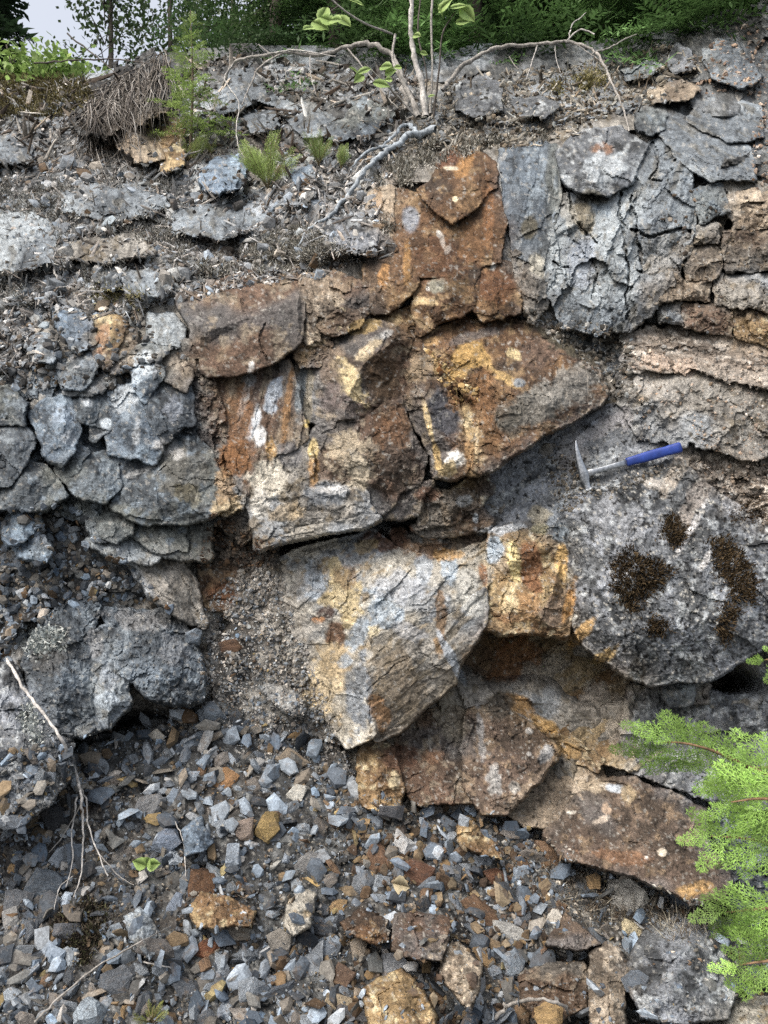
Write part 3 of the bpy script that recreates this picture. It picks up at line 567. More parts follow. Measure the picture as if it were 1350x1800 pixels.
rb('pale top of the central block with cream and blue facets', [(482, 992, -6), (520, 968, -5), (600, 950, -4), (655, 936, -4), (690, 962, -2), (760, 985, 0), (838, 962, 1), (880, 955, 2), (884, 1000, 5), (852, 1030, 9), (848, 1060, 11), (815, 1075, 13), (775, 1100, 15), (718, 1112, 18), (655, 1112, 16), (640, 1095, 14), (600, 1090, 9), (560, 1080, 5), (520, 1060, 0), (495, 1050, -4)],
   [(600, 975, 3), (640, 1030, 12), (548, 1020, 2), (700, 1040, 15), (775, 1050, 14), (690, 985, 5), (760, 1010, 10), (835, 1015, 9), (735, 1075, 18)], pal='cream', facet=.010, cells=8, rough=.005, side=.3, stretch=(35, 1.4), terr=.005, warp=3)
rb('brown prow of the central block with a streaked diagonal face', [(650, 1118, 17), (718, 1112, 19), (780, 1096, 16), (815, 1070, 14), (852, 1040, 11), (852, 1090, 12), (836, 1120, 13), (802, 1166, 15), (796, 1196, 15), (750, 1236, 15), (700, 1282, 15), (664, 1298, 15), (655, 1285, 18), (650, 1200, 19)],
   [(735, 1150, 19), (785, 1150, 18), (700, 1220, 18), (660, 1200, 19)], pal='greyw', facet=.007, cells=7, rough=.004, side=.3, stretch=(40, 2.0), terr=.004, warp=3)
rb('blue and cream left flank of the central block', [(520, 1065, 0), (560, 1078, 5), (600, 1092, 10), (638, 1108, 16), (648, 1140, 18), (650, 1200, 18), (654, 1290, 18), (612, 1310, 11), (588, 1280, 7), (560, 1220, 2), (535, 1150, -1), (505, 1080, -3)],
   [(606, 1130, 9), (595, 1190, 7), (628, 1185, 15), (600, 1250, 8), (640, 1250, 15)], pal='cream', facet=.006, cells=7, rough=.004, side=.3, terr=.003, warp=3)
rb(None, [(690, 934, -7), (760, 944, -6), (850, 930, -3), (838, 958, -1), (760, 980, -2), (700, 958, -4)], pal='rust2', cells=14)

# --- recess under the overhang
rb('smooth brown recess wall streaked diagonally under the overhang', [(680, 1320, -1), (700, 1272, -9), (790, 1200, -16), (806, 1160, -18), (850, 1105, -22), (1000, 1112, -21), (1060, 1160, -19), (1130, 1196, -17), (1200, 1215, -10), (1190, 1300, 2), (1110, 1350, 4), (1060, 1335, 1), (1000, 1300, 0), (960, 1292, -5), (905, 1255, -6), (850, 1240, -7), (800, 1240, -8)],
   [(900, 1190, -15), (1000, 1220, -9), (1080, 1270, -5)], pal='smooth', facet=.005, rough=.004, cells=6, stretch=(40, 3.0), side=.1)
rb('dark purple-brown block flecked with lichen', [(826, 1256, 4), (860, 1246, 2), (905, 1262, 3), (935, 1282, 5), (978, 1320, 8), (940, 1372, 11), (886, 1425, 12), (850, 1422, 9), (826, 1380, 7), (814, 1320, 5)], [(880, 1300, 9), (930, 1340, 13), (850, 1340, 11)], pal='purple', facet=.007, cells=8, fleck=1.3)
rb('brown bedrock wedge at the foot of the prow', [(688, 1304, -2), (740, 1262, -3), (790, 1242, -3), (830, 1262, -1), (817, 1325, 2), (830, 1402, 5), (740, 1412, 5), (704, 1370, 3), (682, 1324, 0)], [(770, 1320, 4)], pal='rust2', facet=.010, cells=12)
rb('orange-brown wedge standing in the scree', [(640, 1306, 4), (688, 1318, 5), (704, 1390, 8), (690, 1422, 8), (645, 1412, 7), (632, 1350, 4)], [(672, 1360, 11)], pal='gold', facet=.007)
rb('smooth tan recess beside the lichen-flecked block', [(890, 1425, 0), (946, 1372, -4), (984, 1330, -6), (1056, 1350, -4), (1066, 1400, 2), (1000, 1442, 4), (930, 1453, 3)], pal='tan', facet=.004, rough=.003, cells=6, side=.1)
rb(None, [(940, 1292, 1), (1000, 1300, 0), (1058, 1335, 2), (1052, 1352, 0), (985, 1322, -5)], pal='gold', facet=.008)
boulder('flat rusty purple-brown slab resting beside the cedar', [(964, 1466, 8), (1000, 1422, 5), (1060, 1376, 2), (1112, 1372, 2), (1180, 1400, 4), (1232, 1430, 6), (1242, 1490, 12), (1282, 1545, 14), (1272, 1575, 16), (1216, 1582, 17), (1170, 1552, 17), (1100, 1532, 17), (1040, 1516, 16), (990, 1500, 13)], [(1080, 1450, 13), (1160, 1490, 17), (1040, 1490, 16)], pal='purple', facet=.005, cells=6, rough=.005)
rb('grey lichened ledge beneath the big boulder', [(1110, 1212, -4), (1200, 1218, -3), (1350, 1232, -2), (1470, 1350, 4), (1470, 1440, 8), (1300, 1412, 6), (1190, 1384, 5), (1110, 1350, 3), (1092, 1280, 0)], [(1250, 1300, 4)], pal='lich', facet=.012, cells=10)
rb(None, [(1190, 1390, 0), (1300, 1416, 2), (1470, 1450, 4), (1470, 1640, 6), (1290, 1600, 2), (1246, 1490, 0)], pal='dark', cells=12, facet=.016)
boulder('small pale cube of rock wedged under the big boulder', [(1168, 1195, 3), (1200, 1190, 3), (1216, 1206, 5), (1214, 1232, 6), (1182, 1236, 6), (1172, 1216, 5)], [(1196, 1212, 8)], pal='grey', facet=.004)
boulder('small brown cube of rock beside the pale wedged cube', [(1220, 1204, 1), (1240, 1206, 1), (1243, 1230, 3), (1222, 1232, 3)], pal='tan', facet=.004)

# --- grey wall, upper right
rb('rounded white-lichened knob with a rusty hollow', [(986, 268, 4), (1010, 246, 1), (1050, 232, 0), (1092, 228, 0), (1128, 258, 3), (1104, 320, 7), (1062, 340, 10), (1022, 332, 10), (990, 310, 8)], [(1050, 262, 2), (1072, 268, 2), (1040, 300, 12), (1090, 290, 9), (1020, 275, 10), (1060, 285, 9)], pal='lich', facet=.010)
rb('broad pale grey wall with vertical cracks', [(966, 420, 2), (985, 350, 0), (1060, 343, 1), (1106, 342, 2), (1130, 262, 0), (1170, 243, 0), (1212, 284, 1), (1217, 340, 4), (1212, 400, 6), (1204, 440, 5), (1190, 476, 6), (1152, 532, 6), (1112, 575, 5), (1060, 582, 5), (1000, 572, 4), (968, 520, 3), (958, 470, 2)],
   [(1020, 388, 6), (1042, 400, 2), (1040, 470, 8), (1010, 525, 7), (1160, 300, 7), (1165, 372, 10), (1130, 405, 9), (1080, 450, 7), (1085, 540, 8), (1130, 470, 4), (1190, 350, 8), (1150, 500, 8), (1110, 380, 4)], pal='grey', facet=.02, cells=7, stretch=(72, 1.5), rough=.005, terr=.007, warp=8,
   grooves=[([(1088, 345), (1098, 420), (1104, 500), (1098, 560)], 3, .03), ([(1108, 342), (1122, 420), (1130, 470)], 3, .035), ([(1110, 405), (1140, 416), (1212, 404)], 4, .04), ([(970, 462), (1000, 470)], 3, .03), ([(1000, 330), (1012, 390), (1050, 425)], 3, .03), ([(1120, 480), (1160, 478), (1195, 470)], 4, .035), ([(1150, 256), (1160, 285), (1145, 310), (1165, 320)], 4, .03), ([(1010, 425), (1046, 470), (1040, 520)], 2, .015)])
rb('dark streaked wall beside the rust column', [(884, 262, -1), (930, 246, -2), (980, 262, -1), (984, 340, 1), (962, 418, 3), (950, 472, 4), (906, 436, 3), (892, 350, 1)], [(930, 340, 4)], pal='dark', facet=.009, stretch=(82, 2.2))
rb(None, [(906, 442, 3), (950, 476, 3), (960, 530, 4), (934, 562, 4), (914, 500, 4)], [(940, 510, 6)], pal='greyw', cells=16)
rb(None, [(1124, 424, 3), (1202, 410, 4), (1212, 440, 5), (1184, 470, 6), (1134, 482, 6)], pal='greyw', cells=15, facet=.014)
rb(None, [(1136, 486, 4), (1188, 474, 5), (1196, 520, 6), (1150, 532, 6), (1120, 560, 5)], pal='tan', cells=15, facet=.014)
rb('smooth pale slab sloping down to the right', [(1158, 192, 0), (1230, 222, 0), (1312, 262, 2), (1322, 312, 4), (1252, 312, 5), (1200, 284, 4), (1160, 228, 3)], [(1240, 270, 6)], pal='grey', facet=.005, stretch=(-30, 2.5))
rb('pale upper slab under the sandy bank', [(1214, 206, 1), (1240, 176, 0), (1335, 190, 0), (1338, 236, 3), (1290, 244, 4), (1232, 220, 3)], pal='grey', facet=.006, stretch=(-30, 2))
boulder('small dark square rock perched on the crest of the grey wall', [(1126, 196, 3), (1140, 182, 2), (1166, 190, 2), (1166, 222, 5), (1146, 232, 6), (1126, 224, 5)], [(1148, 206, 9)], pal='olive', facet=.004)
boulder('grey rock at the top of the sandy bank', [(1240, 92, 4), (1262, 76, 2), (1290, 88, 2), (1332, 134, 5), (1302, 152, 7), (1254, 134, 7)], [(1275, 110, 10)], pal='grey', facet=.006)
for ol, pal_ in (([(1214, 334), (1268, 326), (1282, 372), (1232, 392)], 'olive'), ([(1268, 346), (1400, 332), (1400, 392), (1292, 402)], 'tan'), ([(1200, 432), (1260, 428), (1267, 482), (1204, 490)], 'tan'),
                 ([(1270, 410), (1400, 400), (1400, 470), (1276, 480)], 'brown'), ([(1192, 494), (1250, 488), (1247, 530), (1196, 524)], 'tan'), ([(1255, 490), (1400, 478), (1400, 550), (1290, 536), (1258, 532)], 'greyw'),
                 ([(1200, 534), (1282, 540), (1286, 592), (1204, 578)], 'rust2'), ([(1288, 542), (1420, 560), (1420, 616), (1292, 594)], 'gold'), ([(1146, 534), (1194, 532), (1200, 574), (1162, 566)], 'olive'), ([(1218, 396), (1262, 394), (1262, 424), (1216, 428)], 'greyw')):
    cx = sum(p[0] for p in ol) / len(ol); cy = sum(p[1] for p in ol) / len(ol)
    rb(None, [(x, y, 2 if y < cy else 5) for x, y in ol], [(cx, cy, 7)], pal=pal_, facet=.014, cells=11, warp=7, rough=.008, grow=3, side=.14)
rb('sandy ledge below the brown rubble', [(1096, 590, 0), (1200, 572, 0), (1290, 600, 2), (1430, 624, 3), (1430, 690, 6), (1290, 664, 6), (1200, 642, 5), (1100, 652, 3)], pal='pink', facet=.014, cells=9, stretch=(-12, 1.6), warp=10, rough=.007, terr=.008)
rb('broad tan-grey shoulder above the hammer handle', [(1096, 660, 0), (1200, 646, 2), (1350, 692, 4), (1460, 740, 5), (1460, 800, 6), (1300, 796, 7), (1200, 776, 5), (1128, 764, 2), (1092, 706, -1)], [(1160, 700, 7), (1280, 750, 9), (1120, 690, 5), (1220, 680, 5)], pal='greyw', facet=.012, cells=7, warp=10, rough=.006, terr=.007)
rb('pinkish gravelly bank right of the hammer', [(1206, 784, -1), (1300, 800, 1), (1460, 806, 2), (1460, 985, 3), (1350, 920, 1), (1248, 856, 0), (1200, 808, -1)], pal='pink', facet=.016, cells=26, rough=.012)
rb('dark mossy gully between the nose and the shoulder', [(925, 562, -3), (1000, 575, -2), (1104, 576, -2), (1094, 660, -3), (1090, 706, -5), (1064, 700, -6), (1048, 645, -5), (986, 598, -4)], pal='dark', facet=.014, cells=20, rough=.014)

# --- jumble of blocks on the left
jb = [
 ('upright blue-grey block at the edge of the litter slope', [(98, 548, 3), (125, 545, 3), (152, 560, 5), (166, 600, 8), (140, 616, 9), (122, 596, 7)], [(135, 580, 10)], 'blue'),
 ('rusty orange block among the grey blocks', [(164, 562, 3), (205, 560, 3), (216, 572, 4), (202, 610, 7), (188, 642, 8), (172, 622, 7), (160, 604, 5)], [(186, 600, 9)], 'gold'),
 ('small tilted grey block left of the upright blue-grey block', [(50, 606, 4), (78, 594, 4), (94, 606, 5), (90, 630, 8), (66, 628, 8)], [(75, 612, 9)], 'grey'),
 ('dark wedge shaped block over the pale lichened stone', [(232, 626, 5), (262, 602, 4), (306, 600, 3), (288, 616, 6), (262, 633, 7)], [], 'dark'),
 ('white lichen-patched stone below the dark wedge', [(232, 632, 3), (274, 640, 4), (282, 660, 6), (256, 702, 8), (240, 682, 7)], [(255, 660, 8)], 'blue'),
 ('dark grey angular block against the brown strip', [(258, 694, 6), (290, 665, 2), (332, 685, 2), (336, 740, 5), (302, 760, 8), (281, 776, 9), (266, 742, 9)], [(300, 705, 7)], 'dark'),
 ('pale blue triangular slab with a straight raised edge', [(196, 692, 2), (233, 681, 4), (252, 708, 6), (279, 790, 11), (270, 808, 11), (238, 802, 10), (196, 792, 7), (188, 762, 5), (204, 740, 6)], [(228, 746, 11), (262, 785, 13), (215, 770, 7)], 'blue'),
 ('rounded blue-grey boulder in the left jumble', [(54, 732, 2), (80, 713, 2), (118, 700, 3), (136, 750, 6), (126, 790, 10), (105, 812, 12), (85, 796, 11), (72, 762, 7)], [(108, 750, 11)], 'blue'),
 ('brownish knob with a pale cap above the blue-grey boulder', [(124, 702, 2), (160, 690, 1), (173, 710, 3), (162, 736, 6), (140, 736, 6)], [(150, 712, 7)], 'olive'),
 ('olive brown boulder in the middle of the jumble', [(118, 842, 8), (150, 801, 5), (185, 798, 5), (201, 815, 6), (209, 860, 10), (186, 880, 13), (140, 872, 12)], [(170, 830, 12)], 'olive'),
 ('small dark stone above the olive brown boulder', [(104, 820, 5), (130, 786, 4), (152, 796, 6), (130, 828, 9), (114, 838, 8)], [], 'dark'),
 ('pale grey boulder cut by the photo edge, above the dark wedge', [(-60, 750, 2), (-10, 742, 3), (30, 744, 4), (56, 772, 6), (42, 812, 10), (10, 850, 12), (-60, 860, 10)], [(20, 780, 11)], 'grey'),
 ('dark olive wedge with a sharp ridge by the left edge', [(-60, 870, 6), (0, 856, 7), (30, 826, 7), (70, 820, 6), (96, 846, 8), (110, 872, 11), (60, 892, 14), (0, 890, 14), (-60, 895, 12)], [(50, 850, 14), (72, 838, 11)], 'olive'),
 ('largest olive grey block of the jumble with a lit top', [(206, 872, 9), (224, 852, 8), (276, 812, 4), (284, 772, 1), (334, 757, 1), (370, 800, 3), (386, 840, 6), (396, 888, 8), (370, 905, 11), (325, 915, 13), (250, 915, 13), (202, 892, 12)], [(228, 858, 13), (280, 832, 13), (330, 800, 10), (300, 880, 16)], 'olive'),
 ('slate grey stone above the largest olive block', [(196, 800, 4), (240, 806, 6), (272, 812, 5), (222, 848, 8), (206, 856, 8)], [], 'dark'),
 ('dark rounded stone under the olive blocks', [(168, 917, 6), (200, 904, 5), (226, 912, 7), (224, 936, 10), (205, 948, 11), (180, 940, 10)], [(200, 922, 12)], 'dark'),
 ('wide low olive block under the largest block', [(226, 936, 6), (262, 920, 4), (322, 922, 4), (325, 976, 9), (272, 966, 10)], [(290, 945, 9)], 'olive'),
 ('square low block next to the brown cavity', [(327, 923, 3), (362, 922, 2), (367, 975, 7), (330, 979, 8)], [(345, 945, 8)], 'olive'),
 ('flat grey slab below the dark rounded stone', [(158, 952, 6), (220, 946, 5), (282, 970, 7), (270, 986, 11), (200, 977, 10)], [], 'grey'),
 ('upright pale blue shard by the left edge', [(16, 918, 8), (34, 885, 5), (57, 890, 6), (63, 920, 10), (42, 946, 13), (14, 950, 12)], [(38, 912, 13)], 'blue'),
 ('flat pale blue shard below the upright shard', [(33, 962, 9), (60, 945, 8), (86, 970, 10), (76, 981, 13), (44, 979, 13)], [], 'blue'),
 ('thin blue shard standing beside the dark rounded stone', [(154, 906, 5), (166, 900, 5), (184, 944, 9), (170, 948, 10), (158, 930, 8)], [], 'blue'),
 ('dark stone at the left edge above the pale boulder', [(-60, 690, 2), (20, 690, 2), (40, 712, 4), (36, 740, 7), (-60, 744, 6)], [(10, 715, 7)], 'dark'),
 ('brownish stone between rusty block and white lichened stone', [(212, 585, 3), (232, 590, 3), (234, 640, 6), (200, 650, 6)], [], 'tan'),
 ('greyish stone left of the rusty slab', [(262, 560, 1), (300, 555, 1), (320, 580, 3), (310, 605, 5), (270, 598, 5)], [(290, 580, 6)], 'grey'),
 ('speckled stone below the rusty slab corner', [(280, 640, 3), (312, 606, 3), (332, 664, 4), (325, 684, 6), (290, 664, 6)], [], 'tan'),
 ('small grey stone under the orange block', [(110, 655, 4), (158, 612, 4), (170, 640, 6), (140, 680, 8), (118, 680, 8)], [(140, 650, 9)], 'grey'),
 ('flat pale stone above the brownish knob', [(118, 690, 4), (175, 660, 3), (195, 672, 5), (160, 688, 7)], [], 'greyw'),
 ('narrow stone wedged right of the brownish knob', [(172, 690, 2), (195, 690, 3), (190, 750, 5), (166, 770, 6), (160, 745, 5)], [], 'olive'),
]
for lab, ol, inn, pal_ in jb:
    boulder(lab, ol, inn, pal=pal_, facet=.007, rough=.0025, cells=8, group='blocks of the left jumble', name='rock_boulder', grow=8, terr=.002); AVOID.append([(q[0], q[1]) for q in ol])
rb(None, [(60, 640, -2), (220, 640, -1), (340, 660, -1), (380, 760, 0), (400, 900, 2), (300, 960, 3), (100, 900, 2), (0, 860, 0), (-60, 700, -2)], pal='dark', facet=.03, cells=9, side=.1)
rb('slanted smooth grey band above the dark boulder', [(225, 985, 5), (312, 978, 3), (348, 1050, 3), (356, 1096, 4), (312, 1086, 8), (268, 1040, 8)], [(295, 1030, 9)], pal='greyw', facet=.006, stretch=(-55, 3))
rb('rust-brown hollow beside the pale gravel apron', [(352, 1002, -3), (412, 1000, -4), (428, 1040, -3), (402, 1076, 0), (364, 1062, -1)], pal='rust', facet=.006)
rb(None, [(362, 900, -8), (400, 925, -6), (480, 955, -6), (490, 1000, -3), (420, 1004, -5), (352, 1000, -4), (345, 960, -6)], pal='brown', facet=.02, cells=22, rough=.012)
rb('pale gravelly apron left of the central block', [(420, 1012, -4), (484, 990, -4), (505, 1060, -3), (535, 1150, -1), (575, 1230, 1), (600, 1300, 2), (560, 1290, 1), (500, 1230, 0), (440, 1130, -1), (400, 1080, -1)], pal='greyw', facet=.012, cells=20, rough=.012, fleck=1.5)
boulder('dark pitted boulder with a pale leafy lichen, lower left', [(48, 1160, 4), (75, 1092, 2), (110, 1068, 0), (152, 1050, 0), (176, 1068, 2), (160, 1112, 5), (166, 1180, 9), (156, 1250, 14), (138, 1290, 15), (92, 1282, 14), (60, 1222, 9)], [(110, 1130, 11), (110, 1220, 17)], pal='dark', facet=.010, cells=12, rough=.008)
boulder('middle wedge of the dark lower left boulder with blue face', [(154, 1112, 4), (200, 1104, 3), (214, 1180, 10), (226, 1232, 13), (190, 1272, 15), (142, 1290, 15), (160, 1220, 12)], [(180, 1180, 12), (190, 1240, 17)], pal='grey', facet=.008)
boulder('rounded dark pitted boulder overhanging a small hollow', [(176, 1076, 2), (250, 1078, 1), (310, 1078, 1), (332, 1120, 5), (352, 1180, 10), (352, 1226, 14), (310, 1236, 16), (270, 1222, 16), (242, 1202, 15), (215, 1182, 12), (200, 1112, 6)], [(260, 1130, 12), (300, 1180, 18), (235, 1110, 8)], pal='dark', facet=.012, cells=13, rough=.010)
boulder('pale lichen-grey boulder cut by the lower left edge', [(-120, 1165, 4), (18, 1172, 4), (60, 1232, 8), (118, 1292, 12), (128, 1350, 14), (92, 1402, 18), (40, 1442, 20), (-120, 1460, 18)], [(40, 1300, 18), (0, 1240, 12)], pal='lich', facet=.012, cells=10)
boulder('leaf-shaped slate slab leaning on the gravel apron', [(466, 1206, 4), (500, 1214, 6), (530, 1236, 8), (532, 1252, 9), (500, 1246, 8)], pal='dark', facet=.004)

# --- rocks of the litter slope and the top
tb = [
 ('low grey ledge in the middle of the litter slope', [(110, 334, 2), (180, 322, 2), (262, 326, 2), (302, 360, 6), (204, 392, 10), (112, 372, 9)], [(190, 352, 9)], 'grey'),
 ('long grey ledge below the feathery green tuft', [(300, 372, 2), (420, 350, 1), (476, 384, 5), (382, 422, 10), (302, 408, 9)], [(380, 386, 9)], 'grey'),
 ('small buried ledge above the pale yellow moss tuft', [(118, 424, 3), (230, 408, 2), (274, 440, 6), (184, 462, 9), (110, 452, 8)], [(190, 434, 8)], 'greyw'),
 ('dark earthy ledge left of the weathered limb', [(556, 204, 2), (640, 168, 1), (694, 200, 4), (644, 244, 10), (580, 246, 10)], [(630, 206, 9)], 'dark'),
 ('pale crusted ledge beside the rust column', [(560, 392, 3), (640, 378, 2), (690, 426, 5), (640, 446, 9), (572, 430, 9)], [(625, 408, 8)], 'lich'),
 ('rusty rock under the hanging roots', [(202, 218, 6), (230, 196, 2), (252, 196, 2), (272, 232, 6), (286, 282, 16), (240, 288, 20), (212, 254, 14)], [(240, 240, 20)], 'tan'),
 ('orange rock right of the hanging roots', [(270, 232, 2), (300, 200, 0), (320, 214, 2), (322, 290, 12), (290, 300, 14), (268, 262, 8)], [(298, 250, 12)], 'gold'),
 ('flat-topped blue-grey rock on the litter slope', [(352, 302, 10), (378, 278, 2), (416, 273, 0), (432, 296, 6), (424, 330, 18), (388, 342, 20), (358, 330, 16)], [(412, 310, 20), (380, 318, 21)], 'blue'),
 ('pale fractured slab below the arching root', [(374, 182, 4), (396, 130, 0), (440, 108, 0), (472, 160, 6), (526, 190, 8), (500, 198, 12), (452, 174, 10), (420, 192, 12), (388, 200, 10)], [(430, 150, 8)], 'grey'),
 ('pale pointed rock beside the fractured slab', [(500, 208, 6), (546, 180, 2), (582, 210, 4), (572, 240, 12), (530, 242, 12)], [(545, 210, 12)], 'grey'),
 ('small pale rock under the fractured slab', [(430, 204, 4), (490, 190, 3), (492, 222, 8), (442, 232, 9)], [], 'grey'),
 ('grey rock by the left edge under the mossy hummock', [(-60, 240, 2), (30, 236, 2), (62, 258, 4), (50, 284, 10), (-60, 290, 10)], [(10, 262, 10)], 'grey'),
 ('broad pale rock on the left of the litter slope', [(-60, 380, 2), (60, 372, 2), (104, 400, 4), (92, 462, 12), (20, 478, 14), (-60, 470, 12)], [(30, 420, 12)], 'grey'),
 ('small grey slab at the foot of the litter slope', [(212, 480, 3), (262, 470, 2), (300, 506, 5), (276, 522, 8), (226, 516, 8)], [(255, 498, 8)], 'grey'),
 ('dark grey rock above the small grey slab', [(176, 470, 2), (208, 462, 2), (216, 500, 6), (180, 508, 6)], [], 'dark'),
 ('bluish rock behind the green tuft', [(508, 300, 3), (545, 292, 3), (560, 312, 6), (520, 322, 8)], [], 'blue'),
 ('grey lichen rock at the foot of the alder stems', [(800, 150, 4), (850, 132, 2), (880, 150, 3), (884, 190, 8), (840, 206, 10), (802, 196, 8)], [(840, 165, 10)], 'lich'),
 ('grey lichen rock on the crest litter', [(900, 176, 3), (960, 170, 3), (985, 186, 4), (960, 206, 8), (912, 206, 8)], [], 'lich'),
 ('pale stone on the crest right of the yellow moss', [(1090, 126, 3), (1140, 108, 2), (1165, 116, 3), (1140, 134, 6), (1100, 142, 6)], [], 'grey'),
 ('jagged grey stone on the crest before the sandy bank', [(1170, 112, 3), (1190, 78, 1), (1212, 90, 2), (1220, 120, 6), (1190, 130, 7)], [(1195, 105, 7)], 'lich'),
 ('blocky brown stone on the crest under the thin branch', [(1140, 160, 3), (1200, 140, 3), (1230, 160, 5), (1200, 180, 8), (1150, 180, 8)], [], 'tan'),
]
for lab, ol, inn, pal_ in tb:
    boulder(lab, ol, inn, pal=pal_, grow=2, side=.2, facet=.012, cells=9, name='slope_rock', step=2.0, rough=.008); AVOID.append([(q[0], q[1]) for q in ol])


sb = [
 ('large rusty orange plate in the lower left scree', [(330, 1600, 3), (352, 1568, 3), (400, 1578, 4), (452, 1606, 5), (440, 1628, 8), (380, 1632, 8), (345, 1628, 7)], [(395, 1605, 8)], 'gold'),
 ('square flat-faced brown block in the middle of the scree', [(692, 1608, 4), (740, 1604, 4), (792, 1616, 5), (778, 1690, 11), (740, 1688, 11), (690, 1668, 10)], [(745, 1648, 10)], 'rust2'),
 ('tall tan slab leaning below the square brown block', [(770, 1672, 5), (802, 1656, 5), (848, 1700, 7), (838, 1750, 11), (828, 1776, 13), (806, 1756, 12), (776, 1712, 9)], [(800, 1700, 12)], 'tan'),
 ('big golden boulder at the bottom edge', [(640, 1738, 8), (668, 1716, 7), (704, 1704, 7), (744, 1742, 10), (766, 1790, 14), (760, 1850, 18), (660, 1850, 18), (646, 1780, 12)], [(700, 1750, 15), (720, 1800, 18)], 'gold'),
 ('dark brown square boulder at the bottom edge', [(912, 1716, 6), (960, 1694, 5), (1030, 1690, 5), (1034, 1770, 12), (980, 1796, 14), (916, 1766, 12)], [(970, 1720, 12)], 'brown'),
 ('tall pale pinkish slab standing right of the dark brown boulder', [(1036, 1676, 7), (1066, 1656, 6), (1092, 1672, 7), (1108, 1712, 9), (1098, 1770, 14), (1104, 1850, 18), (1044, 1850, 18), (1034, 1740, 12)], [(1062, 1700, 14), (1078, 1770, 18)], 'tan'),
 ('big rough grey boulder under the cedar branches', [(1104, 1690, 8), (1128, 1640, 5), (1190, 1606, 3), (1240, 1622, 4), (1272, 1670, 7), (1296, 1740, 12), (1280, 1790, 16), (1200, 1800, 18), (1130, 1790, 17), (1106, 1740, 13)], [(1190, 1680, 16), (1180, 1750, 21)], 'lich'),
 ('pointed golden stone at the upper middle of the scree', [(804, 1456, 5), (822, 1438, 3), (850, 1462, 4), (878, 1496, 6), (878, 1510, 8), (846, 1502, 9), (808, 1480, 8)], [(832, 1474, 9)], 'gold'),
 ('white and gold boulder in the lower right corner', [(1236, 1796, 8), (1280, 1766, 6), (1330, 1750, 6), (1400, 1752, 6), (1400, 1850, 16), (1250, 1850, 15)], [(1310, 1790, 14)], 'cream'),
 ('white block with rusty top standing in the scree', [(506, 1578, 5), (540, 1564, 4), (556, 1572, 5), (544, 1630, 9), (516, 1642, 10), (502, 1630, 9)], [(528, 1600, 10)], 'cream'),
 ('grey slab with a ridged top in the lower left', [(218, 1612, 4), (244, 1594, 3), (274, 1630, 6), (292, 1668, 9), (262, 1682, 11), (232, 1650, 9)], [(250, 1630, 10)], 'grey'),
 ('dark brown pointed stone left of the square brown block', [(600, 1622, 5), (636, 1596, 3), (680, 1620, 5), (682, 1650, 9), (660, 1660, 10), (618, 1642, 9)], [(645, 1624, 10)], 'rust'),
 ('dark rust triangular stone left of the bright white and yellow stone', [(960, 1660, 8), (996, 1604, 4), (1036, 1640, 6), (1056, 1660, 8), (1010, 1672, 10)], [(1004, 1640, 10)], 'purple'),
 ('diamond-shaped slate-blue stone in the middle left of the scree', [(322, 1462, 4), (352, 1436, 3), (374, 1480, 5), (360, 1498, 8), (326, 1502, 8)], [(348, 1470, 8)], 'blue'),
]
for lab, ol, inn, pal_ in sb:
    boulder(lab, ol, inn, pal=pal_, grow=1, side=.16, facet=.009, cells=10, name='scree_boulder', warp=4, terr=.004); AVOID.append([(q[0], q[1]) for q in ol])
build_pmap([(q[0][1], q[1].get('pal', 'grey')) for q in QUEUE])
for q_, k_ in QUEUE: block(*q_, **k_)

# ------------------------------------------------------------------ loose stone templates
def hull_template(seed, slab=False, n=None):
    r = random.Random(seed)
    bm = bmesh.new(); k = n or r.choice((4, 5, 5, 6)); th = r.uniform(.22, .42) if slab else r.uniform(.45, .8)
    base = r.uniform(0, 6.28); sh = (r.uniform(-.2, .2), r.uniform(-.2, .2)); ta = r.uniform(.55, .95)
    for zi, z in enumerate((-th, th)):
        for i in range(k):
            a = base + 6.283 * (i + r.uniform(-.3, .3)) / k; q = r.uniform(.78, 1.08)
            f = ta if zi else 1.0
            bm.verts.new((math.cos(a) * q * f + sh[0] * zi, math.sin(a) * q * f + sh[1] * zi, z * r.uniform(.55, 1.1)))
    if not slab: bm.verts.new((r.uniform(-.4, .4), r.uniform(-.4, .4), th * 1.35))
    res = bmesh.ops.convex_hull(bm, input=bm.verts)
    for v in [g for g in res['geom_interior'] if isinstance(g, bmesh.types.BMVert)]: bm.verts.remove(v)
    bmesh.ops.triangulate(bm, faces=bm.faces[:])
    bm.verts.ensure_lookup_table(); bm.verts.index_update()
    V = np.array([v.co[:] for v in bm.verts]); V /= np.abs(V[:, :2]).max()
    F = np.array([[v.index for v in f.verts] for f in bm.faces]); bm.free()
    return V, F
TEMPL = [hull_template(i, i % 3 != 0) for i in range(42)]

def frames(px, py, ang, tilt, lean=.5):
    n = surf_normal(px, py); Y = surf(px, py)
    p = world(px, py, Y); c = np.array([0, 0, CAMZ]) - p; c /= np.linalg.norm(c, axis=-1, keepdims=True)
    z = n * (1 - lean) + c * lean + rng.normal(0, 1, n.shape) * np.asarray(tilt)[..., None]; z /= np.linalg.norm(z, axis=-1, keepdims=True)
    x = np.array([1., 0, 0]) - z * z[..., :1]; x /= np.linalg.norm(x, axis=-1, keepdims=True)
    y = np.cross(z, x); ca, sa = np.cos(ang)[..., None], np.sin(ang)[..., None]
    return p, x * ca + y * sa, y * ca - x * sa, z, Y, n

